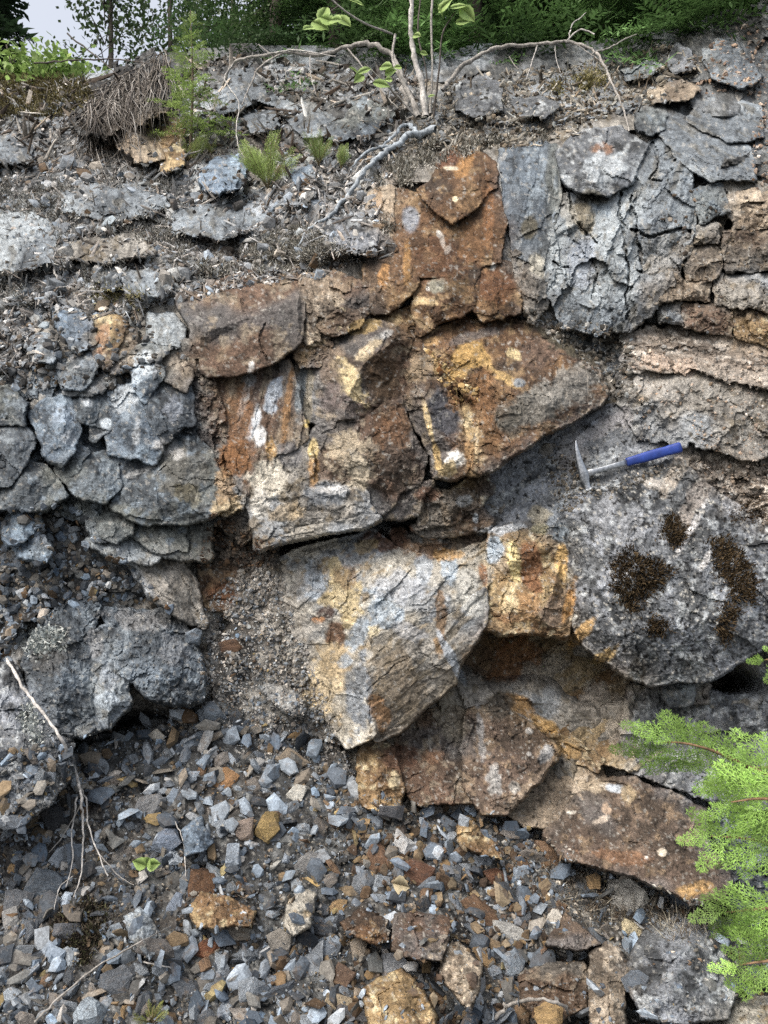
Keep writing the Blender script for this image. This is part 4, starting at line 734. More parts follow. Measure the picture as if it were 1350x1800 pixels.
def scatter(name, zone, n, smin, smax, cols, weights, power=2.2, flat=.6, tilt=.35, lift=.35, kind='stuff', label=None, cat=None, seed=0, thin=False, mat=None, gap=None, lean=.35):
    g = np.random.default_rng(seed + 1000)
    xs = [p[0] for p in zone]; ys = [p[1] for p in zone]
    X = np.empty(0); Y = np.empty(0)
    while len(X) < n:
        a = g.uniform(max(min(xs), -180), min(max(xs), 1540), n); b = g.uniform(min(ys), min(max(ys), 1960), n)
        m = in_poly(a + 14 * fbm(a / 40, b / 40, 2, seed + 3), b + 14 * fbm(a / 40, b / 40, 2, seed + 4), zone)
        for av in AVOID: m &= ~(in_poly(a, b, av) & (g.uniform(0, 1, n) < .88))
        if gap is not None: m &= fbm(a / 70, b / 70, 3, seed + 77) > gap
        X = np.r_[X, a[m]]; Y = np.r_[Y, b[m]]
    X, Y = X[:n], Y[:n]
    size = smin + (smax - smin) * g.uniform(0, 1, n) ** power
    p, ax, ay, az, Yd, nn = frames(X, Y, g.uniform(0, 6.28, n), np.full(n, tilt), lean)
    s = size * Yd / FPX * .5
    asp = g.uniform(.38, 1.0, n)
    sx, sy, sz = s, s * asp, s * flat * g.uniform(.6, 1.2, n)
    if thin: sx, sy, sz = s, s * g.uniform(.06, .14, n), s * .08
    pos = p + nn * (s * lift * g.uniform(-.6, 1.2, n))[:, None]
    ci = g.choice(len(cols), n, p=np.array(weights) / sum(weights)); cc = np.array([lin(c) for c in cols])[ci] * np.exp(g.normal(-.16, .25, n))[:, None] * (1 + g.normal(0, .05, n)[:, None] * np.array([1., 0, -1.]))
    ti = g.integers(0, len(TEMPL), n); VV, FF, CC = [], [], []; off = 0
    for t in range(len(TEMPL)):
        k = np.nonzero(ti == t)[0]
        if not len(k): continue
        V, F = TEMPL[t]
        W = (V[None, :, 0:1] * (ax[k] * sx[k, None])[:, None] + V[None, :, 1:2] * (ay[k] * sy[k, None])[:, None] + V[None, :, 2:3] * (az[k] * sz[k, None])[:, None]) + pos[k][:, None]
        VV.append(W.reshape(-1, 3)); FF.append((F[None] + (np.arange(len(k)) * len(V))[:, None, None] + off).reshape(-1, 3)); off += len(k) * len(V)
        CC.append(np.repeat(cc[k], len(V), 0))
    return link(name, mesh_np(name, np.concatenate(VV), np.concatenate(FF), np.clip(np.concatenate(CC), .005, .8)), None, label, cat, kind=kind, mat=mat or M_CHIP)

GREYS = ['#6c7b8a', '#8a9aa8', '#4c5660', '#a6b4c0', '#6c6c68', '#948c80', '#857054', '#66503a', '#a88e58', '#c2c4c2']
Z_S2 = [(-180, 1330), (130, 1300), (250, 1260), (350, 1225), (345, 1120), (420, 1050), (480, 1080), (540, 1230), (600, 1300), (650, 1400), (720, 1410), (860, 1430), (960, 1470), (1020, 1525), (1160, 1570), (1280, 1600), (1540, 1630), (1540, 1960), (-180, 1960)]
Z_S3 = [(-180, 1340), (130, 1310), (250, 1270), (350, 1240), (470, 1260), (600, 1330), (650, 1400), (720, 1410), (860, 1430), (960, 1470), (1020, 1525), (1160, 1570), (1280, 1600), (1540, 1630), (1540, 1960), (-180, 1960)]
Z_BROWN = [(560, 1390), (860, 1430), (960, 1500), (1000, 1700), (900, 1900), (600, 1900), (640, 1600)]
scatter('scree_gravel', Z_S2, 15000, 3, 12, GREYS, [18, 14, 18, 8, 16, 12, 7, 5, 2, 2], seed=1, label='fine angular slate chips covering the lower scree', cat='gravel', tilt=.6)
scatter('scree_rubble', Z_S3, 3600, 13, 54, GREYS, [22, 20, 14, 14, 10, 8, 5, 3, 2, 3], seed=2, power=3.2, label='loose hand-sized slate pieces filling the lower scree', cat='rubble', lift=.6, tilt=.6, lean=.3, flat=.42)
scatter('brown_rubble', Z_BROWN, 1100, 9, 30, ['#66503a', '#857054', '#56463a', '#9a7c52', '#8a8378', '#7a828a'], [5, 4, 4, 3, 2, 2], seed=3, power=2.2, label='rusty brown chips mixed into the middle of the scree', cat='rubble', lift=.6)
scatter('rubble_chips', [(-60, 880), (120, 880), (175, 950), (240, 985), (310, 1075), (170, 1060), (60, 1095), (0, 1170), (-160, 1170)], 1700, 5, 26, GREYS, [16, 14, 16, 10, 12, 10, 5, 4, 1, 1], seed=4, power=2.6, label='slate chips on the small ledge above the dark boulders', cat='rubble')
scatter('apron_gravel', [(345, 1090), (420, 1010), (490, 1000), (540, 1150), (600, 1300), (640, 1400), (420, 1330), (350, 1230)], 5200, 2.5, 10, ['#b4b2ac', '#9a9894', '#c8c6be', '#7d8388', '#8a8074', '#a0aab2'], [5, 5, 4, 2, 2, 2], seed=5, label='pale gravel on the apron left of the central block', cat='gravel')
LITC = ['#a4a6a6', '#cacac8', '#6a6866', '#403d3a', '#a8b2ba', '#84796c', '#e0e0dc']
Z_LIT = [(-180, 300), (60, 285), (200, 295), (330, 300), (440, 330), (560, 270), (640, 240), (730, 225), (700, 290), (655, 340), (690, 440), (560, 485), (320, 525), (260, 550), (90, 560), (60, 650), (-180, 720)]
scatter('slope_litter', Z_LIT, 15000, 4, 16, LITC, [6, 5, 5, 4, 4, 3, 3], seed=6, flat=.35, tilt=.6, label='grey litter of chips, bark and lichen on the upper slope', cat='litter', power=2.5)
scatter('slope_stones', Z_LIT, 900, 12, 40, ['#acb6be', '#8e969c', '#c2c4c0', '#95795c', '#7a746e'], [6, 5, 5, 1, 2], seed=7, power=2, label='small stones bedded in the upper litter slope', cat='rubble')
scatter('slope_twigs', Z_LIT, 3600, 14, 60, ['#bcbab6', '#94908a', '#6a625a', '#d4d2ce'], [4, 4, 3, 3], seed=8, thin=True, tilt=.5, lift=.1, mat=M_WOOD, label='dry twigs and needles strewn over the upper slope', cat='twigs')
Z_UP = [(-180, 165), (130, 150), (300, 118), (420, 100), (620, 122), (760, 140), (730, 225), (560, 270), (440, 330), (200, 295), (-180, 300)]
scatter('upper_litter', Z_UP, 7000, 4, 18, LITC, [5, 4, 6, 6, 2, 4, 2], seed=9, flat=.4, tilt=.6, label='dark earthy litter below the trees', cat='litter')
scatter('upper_twigs', Z_UP, 1500, 16, 80, ['#a4a098', '#7c766c', '#5a4c40', '#c8c4ba'], [4, 4, 4, 2], seed=10, thin=True, tilt=.6, lift=.15, mat=M_WOOD, label='dead twigs strewn below the trees', cat='twigs')
Z_CREST = [(740, 200), (800, 140), (950, 120), (1080, 110), (1190, 80), (1250, 120), (1170, 185), (1120, 190), (1000, 240), (880, 262), (760, 275), (690, 310), (680, 270)]
scatter('crest_litter', Z_CREST, 5200, 3, 15, ['#b4aea0', '#948c7c', '#5c5246', '#cdc8ba', '#7a6e5c', '#9aa0a2'], [5, 5, 5, 3, 4, 3], seed=11, flat=.4, tilt=.6, label='pale stony litter along the crest of the rock', cat='litter')
scatter('crest_twigs', Z_CREST, 700, 14, 55, ['#a8a090', '#7c7264', '#c8c2b4'], [4, 4, 2], seed=12, thin=True, tilt=.5, lift=.1, mat=M_WOOD, label='dry twigs in the crest litter', cat='twigs')
scatter('bank_gravel', [(1180, 110), (1300, 50), (1540, 40), (1540, 420), (1330, 330), (1320, 250), (1340, 180), (1240, 160)], 2400, 3, 12, ['#c0a48e', '#a68a76', '#d4c0ae', '#8a7060'], [5, 5, 3, 2], seed=13, flat=.5, label='pinkish sandy gravel bank at the upper right edge', cat='gravel')
scatter('wall_debris', [(1170, 330), (1540, 320), (1540, 620), (1160, 580), (1140, 520)], 420, 3, 12, ['#7c6c5c', '#94846f', '#5a4e44', '#b0a494', '#8a8c8c'], [5, 4, 4, 2, 2], seed=14, label='crumbly brown debris between blocks at the right', cat='rubble')
scatter('shoulder_gravel', [(1090, 590), (1540, 640), (1540, 940), (1340, 910), (1220, 820), (1120, 770), (1100, 700)], 1100, 3, 10, ['#c4ac98', '#a8937e', '#d6c6b6', '#7c6c5c', '#b6b2aa'], [5, 5, 3, 3, 3], seed=15, label='sandy gravel lying on the shoulder right of the hammer', cat='gravel', gap=-.02)
scatter('gully_debris', [(900, 545), (1010, 560), (1110, 590), (1120, 700), (1060, 700), (1000, 610)], 800, 3, 14, ['#9a9a94', '#6a665c', '#4a463e', '#c8c6be', '#7c7468'], [5, 5, 5, 2, 4], seed=16, label='dark grit and chips in the gully behind the nose block', cat='rubble')
scatter('hammer_grit', [(960, 800), (1000, 790), (1060, 850), (1120, 830), (1200, 800), (1190, 830), (1060, 880), (980, 900)], 700, 3, 11, ['#6a665c', '#4a463e', '#b0aca2', '#8a8478'], [5, 5, 3, 4], seed=17, label='dark grit on the ledge around the hammer', cat='grit')
scatter('foot_grit', [(880, 1440), (960, 1470), (1050, 1530), (1180, 1570), (1290, 1600), (1540, 1640), (1540, 1800), (1280, 1760), (1100, 1640), (950, 1580), (860, 1480)], 3200, 3, 13, ['#7c766c', '#56504a', '#a8a296', '#94a0a8', '#8a6e54', '#c8c4b8'], [5, 5, 4, 3, 2, 2], seed=18, label='grey grit at the foot of the flat rusty slab', cat='grit')
scatter('cavity_crumbs', [(360, 895), (440, 930), (490, 960), (480, 1000), (350, 1000), (340, 950)], 420, 4, 14, ['#5a4434', '#74583e', '#8a7866', '#3c3028'], [4, 3, 2, 3], seed=19, label='brown crumbs in the dark cavity under the ledge', cat='rubble')
scatter('joint_crumbs', [(740, 615), (790, 640), (842, 690), (835, 712), (795, 705), (765, 655)], 160, 5, 16, ['#c09a58', '#8a6034', '#d8c090', '#5a3c24'], [4, 3, 2, 3], seed=20, label='golden crumbs in the joint of the nose block', cat='rubble')
scatter('jumble_chips', [(-60, 545), (240, 545), (330, 640), (200, 690), (100, 680), (-60, 700)], 900, 5, 24, ['#8c949a', '#6a6e70', '#a8a8a2', '#7a664e', '#4e4c48'], [5, 5, 3, 2, 4], seed=21, label='grey chips between the blocks of the left jumble', cat='rubble')

# ------------------------------------------------------------------ individual loose stones
STM = {}
def stone_mesh(t, sub):
    key = (t, sub)
    if key in STM: return STM[key]
    V, F = TEMPL[t]
    if sub:
        bm = bmesh.new(); vs_ = [bm.verts.new(v) for v in V]
        for f in F: bm.faces.new([vs_[i] for i in f])
        bmesh.ops.subdivide_edges(bm, edges=bm.edges[:], cuts=sub, use_grid_fill=True)
        bmesh.ops.triangulate(bm, faces=bm.faces[:])
        bm.verts.index_update(); bm.normal_update()
        V = np.array([v.co[:] for v in bm.verts]); Nn = np.array([v.normal[:] for v in bm.verts])
        F = np.array([[v.index for v in f.verts] for f in bm.faces]); bm.free()
        a, b = V[:, 0] + .7 * V[:, 2], V[:, 1] - .6 * V[:, 2]
        cid, _, _, dx, dy = vor(a * 2.6, b * 2.6, t + 5)
        V = V + Nn * (.04 * fbm(a * 2.2, b * 2.2, 4, t, .6) + .06 * (cid - .5) + .06 * dx * (cid - .5) + .025 * fbm(a * 11, b * 11, 2, t + 3))[:, None]
    me = mesh_np('loose_stone', V, F); me.materials.append(M_STONE); STM[key] = me
    return me
def loose_stone(px, py, w, h, ang, col, label, group=None, tilt=.1, t=None, lean=.75, name='loose_stone', lift=.25, thick=.55):
    p, ax, ay, az, Yd, nn = frames(np.array([px], float), np.array([py], float), np.array([R(ang)]), np.array([tilt]), lean)
    s = Yd[0] / FPX * .5
    t = random.randrange(len(TEMPL)) if t is None else t
    me = stone_mesh(t, 5 if max(w, h) > 34 else 2)
    o = link(name, me, None, label, 'stone', group)
    c = lin(col) * math.exp(random.gauss(-.08, .22 if group else .06)); o.color = (*np.clip(c, 0.01, .8), 1)
    sz = s * min(w, h) * thick * 1.1
    pos = p[0] + az[0] * sz * lift
    M = np.eye(4); M[:3, 0] = ax[0] * s * w; M[:3, 1] = ay[0] * s * h; M[:3, 2] = az[0] * sz; M[:3, 3] = pos
    o.matrix_world = Matrix(M.tolist())
    return o
TR = [  # traced stones: x, y, width, height, angle, colour, label, template
 (388, 1378, 62, 56, 10, '#9a6f45', 'rusty orange stone high in the scree, below the gravel apron'),
 (470, 1456, 44, 52, 5, '#9c8048', 'squarish golden tan stone right of the round pinkish stone'),
 (430, 1458, 38, 36, 0, '#8f7f74', 'round pinkish grey stone next to the golden tan stone'),
 (405, 1512, 44, 56, -20, '#93a2b0', 'pale blue slab below the diamond-shaped slate stone'),
 (290, 1482, 50, 44, 10, '#76869a', 'blue-grey stone left of the diamond-shaped slate stone'),
 (522, 1396, 42, 34, 25, '#c6c6bc', 'white stone on the gravel under the central block'),
 (382, 1552, 26, 74, 32, '#9aa6ae', 'long thin pale slab leaning above the rusty plate'),
 (352, 1560, 50, 60, 10, '#6a4a32', 'dark rust stone at the upper end of the rusty plate'),
 (415, 1640, 96, 26, -4, '#8a847a', 'flat greyish plate lying under the rusty plate'),
 (360, 1668, 60, 36, 15, '#7a4a30', 'red-brown stone below the rusty plates'),
 (307, 1598, 26, 54, -15, '#8595a8', 'slim slate-blue slab left of the rusty plate'),
 (270, 1668, 70, 34, -10, '#6c6a68', 'dark flat stone under the ridged grey slab'),
 (18, 1632, 50, 66, 0, '#a4a6a4', 'pale grey boulder cut by the left edge of the scree'),
 (32, 1584, 44, 40, 0, '#6c7278', 'rounded dark grey stone above the pale edge boulder'),
 (74, 1556, 60, 50, -10, '#65717c', 'dark slate slab near the left edge of the scree'),
 (100, 1440, 44, 60, 30, '#3e4246', 'black glossy stone beside the dead twig'),
 (210, 1508, 28, 46, 5, '#7c7a76', 'upright grey stone above the green sprout'),
 (690, 1700, 54, 50, 0, '#8a929a', 'grey stone resting on top of the big golden boulder'),
 (1112, 1636, 56, 46, 12, '#e0cfa4', 'bright white and yellow stone above the rough grey boulder'),
 (1102, 1576, 76, 56, -30, '#c4c4bc', 'white and blue-grey stone on the dark grit'),
 (708, 1482, 46, 54, 10, '#c8cccc', 'white triangular stone in the brown rubble'),
 (974, 1616, 30, 30, 0, '#d0ccc0', 'small white round stone left of the rust triangular stone'),
 (1000, 1676, 50, 26, 0, '#c0bcb0', 'flat whitish stone on the dark brown boulder'),
 (966, 1786, 54, 44, 0, '#b08c56', 'small golden stone in front of the dark brown boulder'),
 (1118, 1728, 44, 40, 0, '#6c7884', 'blue-grey stone between tall pale slab and rough grey boulder'),
 (492, 1656, 46, 40, 0, '#8c8880', 'round grey stone below the white and rusty block'),
 (552, 1696, 36, 78, -20, '#96a0a8', 'long pale blue stone left of the big golden boulder'),
 (440, 1744, 60, 44, 30, '#8e9aa4', 'blue-grey stone low in the left scree'),
 (510, 1712, 50, 44, 10, '#9aa6ac', 'pale blue rounded stone beside the long pale blue stone'),
 (632, 1672, 28, 46, 10, '#a09484', 'small upright tan stone below the dark brown pointed stone'),
 (600, 1716, 54, 40, 0, '#6e5646', 'brown stone between the long pale blue stone and the golden boulder'),
 (596, 1766, 50, 36, -20, '#9a8a70', 'tan stone at the bottom left of the golden boulder'),
 (620, 1786, 90, 40, -4, '#62666c', 'dark slate slab at the bottom edge'),
 (160, 1782, 50, 50, 10, '#9fb0bc', 'pale blue stone at the bottom edge, lower left'),
 (665, 1510, 44, 80, 16, '#7d5c44', 'long brown slab in the middle of the scree'),
 (735, 1535, 60, 40, -30, '#6a4836', 'dark brown stone below the white triangular stone'),
 (840, 1600, 70, 34, -38, '#74563e', 'long brown stone right of the square brown block'),
 (898, 1640, 66, 30, -25, '#a8aaa6', 'long pale stone between brown stones, right of the square block'),
 (902, 1700, 42, 52, 0, '#7a8894', 'blue-grey stone left of the dark brown square boulder'),
 (870, 1545, 60, 34, 0, '#6e4630', 'red-brown stone below the pointed golden stone'),
 (690, 1424, 50, 30, 0, '#5c6066', 'dark slate lump at the foot of the orange wedge'),
 (260, 1425, 70, 46, 30, '#7d8184', 'grey stone above the diamond-shaped slate stone'),
 (370, 1255, 52, 44, 0, '#8a98a4', 'blue slate plate under the overhanging dark boulder'),
 (275, 1292, 28, 22, 0, '#c8c4b8', 'small white stone in front of the hollow'),
 (350, 1300, 50, 36, 20, '#7a8894', 'slate plate before the hollow of the dark boulder'),
 (510, 1335, 74, 34, -14, '#8c7e6c', 'long tan stone on the gravel below the central block'),
 (340, 1120, 32, 30, 0, '#90a0ae', 'light blue chip right of the rounded dark boulder'),
 (405, 1136, 44, 24, 0, '#7a5a44', 'brown chip on the gravel apron'),
 (545, 1520, 60, 40, 20, '#7a7c7c', 'grey stone above the white and rusty block'),
 (640, 1555, 40, 50, -15, '#7d868e', 'blue-grey stone above the dark brown pointed stone'),
 (120, 1640, 50, 36, 0, '#6d7278', 'grey stone beside the dark moss clump'),
 (210, 1730, 60, 50, 0, '#646c74', 'slate stone left of the lower blue-grey stones'),
 (330, 1740, 60, 46, -20, '#5c646c', 'dark slate stone under the red-brown stone'),
 (290, 1700, 46, 40, 10, '#7c8a96', 'blue slate stone below the dark flat stone'),
]

TRA = [
 (345, 1470, 56, 58, 20, '#7c8ca0', 'diamond-shaped slate-blue stone in the middle left of the scree'),
 (390, 1600, 118, 58, -8, '#8e6236', 'large rusty orange plate in the lower left scree'),
 (530, 1602, 48, 76, -12, '#bcc2c4', 'white block with rusty top standing in the scree'),
 (258, 1640, 68, 74, 30, '#858b90', 'grey slab with a ridged top in the lower left'),
 (640, 1626, 82, 58, -12, '#6e4e36', 'dark brown pointed stone left of the square brown block'),
 (740, 1645, 104, 82, -4, '#8a7052', 'square flat-faced brown block in the middle of the scree'),
 (808, 1715, 70, 118, 24, '#8c7458', 'tall tan slab leaning below the square brown block'),
 (702, 1762, 118, 112, 8, '#a4834e', 'big golden boulder at the bottom edge'),
 (972, 1742, 118, 96, -3, '#5e4a3c', 'dark brown square boulder at the bottom edge'),
 (1070, 1735, 74, 150, 6, '#a2907c', 'tall pale pinkish slab standing right of the dark brown boulder'),
 (1190, 1712, 190, 170, 20, '#8a8680', 'big rough grey boulder under the cedar branches'),
 (1002, 1640, 104, 60, 12, '#6c4c3a', 'dark rust triangular stone left of the bright white and yellow stone'),
 (842, 1478, 82, 54, -32, '#b08c4e', 'pointed golden stone at the upper middle of the scree'),
 (1316, 1790, 130, 70, 8, '#c0b498', 'white and gold boulder in the lower right corner'),
]
for (x, y, w_, h_, a, c, lab) in TR:
    loose_stone(x, y, w_ * 1.14, h_ * 1.14, a, c, lab, lift=.4)
FILL = [('#76828e', 'slate-blue angular scree stone among its like'), ('#8c98a2', 'pale blue-grey angular scree stone among its like'), ('#5a626a', 'dark slate scree stone among its like'), ('#85807a', 'warm grey angular scree stone among its like'), ('#7c6048', 'brown angular scree stone among its like'), ('#9a7a50', 'golden brown scree stone among its like')]
import re
def short(lab): return re.split(r' (?:in|left|right|below|above|high|on|at|next|beside|leaning|standing|under|lying|between|before|low|cut|resting|near|with|among|by|of) ', lab)[0]
ANCH = [(q[0], q[1], short(q[6])) for q in TR + TRA]
ANCH = [q for q in ANCH if sum(short(t[6]) == q[2] for t in TR + TRA) == 1]
SEEN = set()
def stone_label(kind, x, y, w_, h_):
    shp = 'long ' if w_ > 1.7 * h_ else ('big ' if w_ > 52 else ('small ' if w_ < 30 else ''))
    for ax, ay, nm in sorted(ANCH, key=lambda q: (q[0] - x) ** 2 + (q[1] - y) ** 2)[:6]:
        dx, dy = x - ax, y - ay
        rel = ('right of' if dx > 0 else 'left of') if abs(dx) > abs(dy) else ('below' if dy > 0 else 'above')
        far = 'just ' if math.hypot(dx, dy) < 75 else ''
        lab = f'{shp}{kind} {far}{rel} the {nm}'
        if lab not in SEEN and len(lab.split()) <= 16: SEEN.add(lab); return lab
    return lab
cnt = 0
while cnt < 225:
    x, y = random.uniform(0, 1350), random.uniform(1260, 1800)
    if not in_poly(np.array([x]), np.array([y]), Z_S3)[0]: continue
    if any(abs(x - q[0]) < q[2] * .55 and abs(y - q[1]) < q[3] * .55 for q in TR + TRA): continue
    if x > 1120 and y > 1600: continue
    br = 560 < x < 1000
    k = random.choices(range(6), (3, 3, 3, 3, 5, 2) if br else (7, 6, 5, 4, 1, .6))[0]
    sc = random.uniform(.75, 1.0) + .5 * (y - 1250) / 550
    w_, h_ = random.triangular(20, 66, 24) * sc, random.triangular(15, 36, 20) * sc
    loose_stone(x, y, w_, h_, random.uniform(0, 180), FILL[k][0], stone_label(FILL[k][1].replace(' scree stone among its like', ' stone'), x, y, w_, h_), FILL[k][1].replace(' among its like', 's'), tilt=.5, lean=.35, lift=.4)
    cnt += 1

scatter('scree_fines', Z_S2, 9000, 3, 9, ['#6c6a64', '#4a4642', '#8a8478', '#7c8488', '#5c4c3e', '#a8a498'], [5, 5, 4, 3, 3, 1], seed=31, lift=2.4, tilt=.7, label='gritty fines lodged between the scree stones', cat='grit', gap=.02)
# ------------------------------------------------------------------ wood: branches, roots, twigs
class Acc:
    def __init__(s): s.V = []; s.F = []; s.C = []; s.n = 0
    def add(s, V, F, col):
        V = np.asarray(V, float); F = np.asarray(F, int)
        s.V.append(V); s.F.append(F + s.n); s.C.append(np.broadcast_to(np.asarray(col, float), (len(V), 3))); s.n += len(V)
    def tube(s, pts, radii, col, sides=5, sub=5, jit=0.0, seed=0):
        P = np.asarray(pts, float); r = np.asarray(radii, float)
        if len(P) > 2 and sub > 1:
            Q = np.vstack([2 * P[0] - P[1], P, 2 * P[-1] - P[-2]]); out = []; rr = []
            for i in range(1, len(Q) - 2):
                for k in range(sub):
                    t = k / sub
                    out.append(.5 * (2 * Q[i] + (Q[i + 1] - Q[i - 1]) * t + (2 * Q[i - 1] - 5 * Q[i] + 4 * Q[i + 1] - Q[i + 2]) * t * t + (3 * Q[i] - Q[i - 1] - 3 * Q[i + 1] + Q[i + 2]) * t ** 3))
                    rr.append(r[i - 1] + (r[i] - r[i - 1]) * t)
            out.append(P[-1]); rr.append(r[-1]); P = np.array(out); r = np.array(rr)
        if jit:
            g = np.random.default_rng(seed); P = P + g.normal(0, 1, P.shape) * (jit * r)[:, None]; r = r * g.uniform(.8, 1.25, len(r))
        T = np.gradient(P, axis=0); T /= np.linalg.norm(T, axis=1, keepdims=True) + 1e-9
        up = np.array([.31, .2, .93]); A = np.cross(T, up); A /= np.linalg.norm(A, axis=1, keepdims=True) + 1e-9; B = np.cross(T, A)
        th = np.arange(sides) * 2 * math.pi / sides
        ring = P[:, None] + r[:, None, None] * (A[:, None] * np.cos(th)[None, :, None] + B[:, None] * np.sin(th)[None, :, None])
        n = len(P); i = np.arange(n - 1)[:, None] * sides + np.arange(sides)[None]; j = np.arange(n - 1)[:, None] * sides + (np.arange(sides)[None] + 1) % sides
        F = np.stack([i, j, j + sides, i + sides], -1).reshape(-1, 4)
        g = np.random.default_rng(seed + 5); c = np.repeat(np.asarray(col)[None] * np.exp(g.normal(0, .16, n))[:, None], sides, 0)
        s.add(ring.reshape(-1, 3), F, c)
    def build(s, name, parent=None, mat=None, smooth=True, **k):
        return link(name, mesh_np(name, np.concatenate(s.V), np.concatenate(s.F), np.clip(np.concatenate(s.C), .003, .9), smooth), parent, mat=mat, **k)

def empty(name, loc, label, cat, group=None):
    o = link(name, None, None, label, cat, group); o.location = loc; return o
def bake(root):                       # children are built in world coordinates
    bpy.context.view_layer.update()
    for c in root.children:
        if c.parent == root: c.matrix_parent_inverse = root.matrix_world.inverted()

def on(px, py, lift=.01): return world(px, py, float(surf(np.array([px]), np.array([py]))[0]) - lift)
def pts3(L, lift=.012): return [on(p[0], p[1], p[2] if len(p) > 2 else lift) for p in L]
def ptsY(L): return [world(x, y, Yv) for x, y, Yv in L]

BARK = lin('#a9a59e'); BARKW = lin('#cfccc6'); BARKD = lin('#5d5650'); BLUEW = lin('#a8b6c0')
def branch_thing(name, label, cat, base, pieces):
    """pieces: list of (part name, points3d, r0, r1, colour)"""
    root = empty(name, tuple(base), label, cat)
    bpy.context.view_layer.update()
    for i, (pn, P, r0, r1, col) in enumerate(pieces):
        a = Acc(); a.tube(P, np.linspace(r0 * .78, r1 * .85, len(P)), col * .85, sides=6 if r0 > .004 else 4, sub=6, jit=.42, seed=i * 7 + len(P))
        o = a.build(pn, root, M_WOOD); o.matrix_parent_inverse = root.matrix_world.inverted()
    return root

# arching grey root on the left of the alder
A1 = ptsY([(392, 150, 3.75), (410, 112, 3.72), (450, 100, 3.7), (500, 92, 3.68), (560, 96, 3.66), (610, 84, 3.64), (650, 78, 3.62), (690, 98, 3.58), (708, 140, 3.5), (716, 190, 3.42)])
branch_thing('dead_root', 'long arching grey root left of the alder stems', 'root', A1[-1], [
    ('root', A1, .007, .016, BARK),
    ('rootlet', ptsY([(500, 92, 3.68), (460, 115, 3.66), (440, 150, 3.62), (425, 185, 3.55)]), .008, .003, BARK),
    ('rootlet', ptsY([(410, 112, 3.72), (395, 140, 3.66), (420, 180, 3.55), (415, 230, 3.42), (425, 270, 3.32), (460, 300, 3.22)]), .004, .002, BARKW),
    ('rootlet', ptsY([(545, 96, 3.66), (546, 130, 3.62), (555, 165, 3.56)]), .004, .002, BARKW),
    ('rootlet', ptsY([(480, 100, 3.68), (455, 78, 3.7), (470, 90, 3.72)]), .004, .002, BARK),
    ('rootlet', ptsY([(610, 84, 3.64), (640, 120, 3.56), (680, 170, 3.46), (700, 190, 3.42)]), .005, .003, BARK),
    ('rootlet', ptsY([(470, 95, 3.68), (520, 88, 3.66), (590, 100, 3.62)]), .005, .003, BARKW)])
# arching root on the right
A2 = ptsY([(778, 160, 3.46), (800, 130, 3.5), (840, 98, 3.52), (890, 82, 3.52), (950, 78, 3.5), (1000, 74, 3.48), (1040, 88, 3.44), (1060, 112, 3.38), (1075, 145, 3.3), (1095, 190, 3.2), (1106, 230, 3.08)])
branch_thing('dead_root', 'pale arching root over the crest right of the alder', 'root', A2[0], [
    ('root', A2, .013, .004, BARK),
    ('rootlet', ptsY([(1000, 74, 3.48), (1005, 45, 3.5), (1022, 30, 3.52), (1030, 22, 3.52)]), .005, .002, BARKW),
    ('rootlet', ptsY([(995, 74, 3.48), (1020, 52, 3.46), (1045, 60, 3.44)]), .005, .003, BARKW),
    ('rootlet', ptsY([(1040, 95, 3.42), (1075, 82, 3.42), (1100, 68, 3.44), (1120, 60, 3.45)]), .005, .002, BARK),
    ('rootlet', ptsY([(945, 80, 3.5), (935, 110, 3.46), (925, 140, 3.4)]), .004, .002, BARKW),
    ('rootlet', ptsY([(975, 80, 3.5), (978, 105, 3.46), (985, 128, 3.4)]), .003, .0015, BARKW),
    ('rootlet', ptsY([(895, 100, 3.48), (905, 115, 3.45), (912, 122, 3.43)]), .003, .0015, BARK),
    ('rootlet', ptsY([(1060, 112, 3.38), (1045, 100, 3.4), (1010, 76, 3.46)]), .003, .002, BARK)])
# weathered blue-grey limb draped over the slope
LM = pts3([(768, 226, .04), (735, 234, .06), (712, 242, .07), (690, 258, .06), (662, 278, .05), (640, 305, .05), (610, 345, .04), (575, 382, .03), (545, 402, .03), (524, 432, .02)])
branch_thing('weathered_limb', 'bleached blue-grey limb lying down the litter slope', 'branch', LM[0], [
    ('limb', LM, .021, .005, BLUEW),
    ('side_branch', pts3([(735, 234, .06), (715, 218, .08), (690, 240, .07), (668, 262, .06)]), .013, .006, BLUEW),
    ('side_branch', pts3([(690, 258, .06), (655, 262, .07), (630, 280, .05), (615, 300, .04)]), .009, .004, BLUEW),
    ('side_branch', pts3([(662, 278, .05), (640, 282, .05), (622, 306, .04), (605, 316, .03)]), .007, .003, BARK),
    ('side_branch', pts3([(610, 345, .04), (600, 330, .03), (570, 328, .02)]), .004, .002, BARK)])
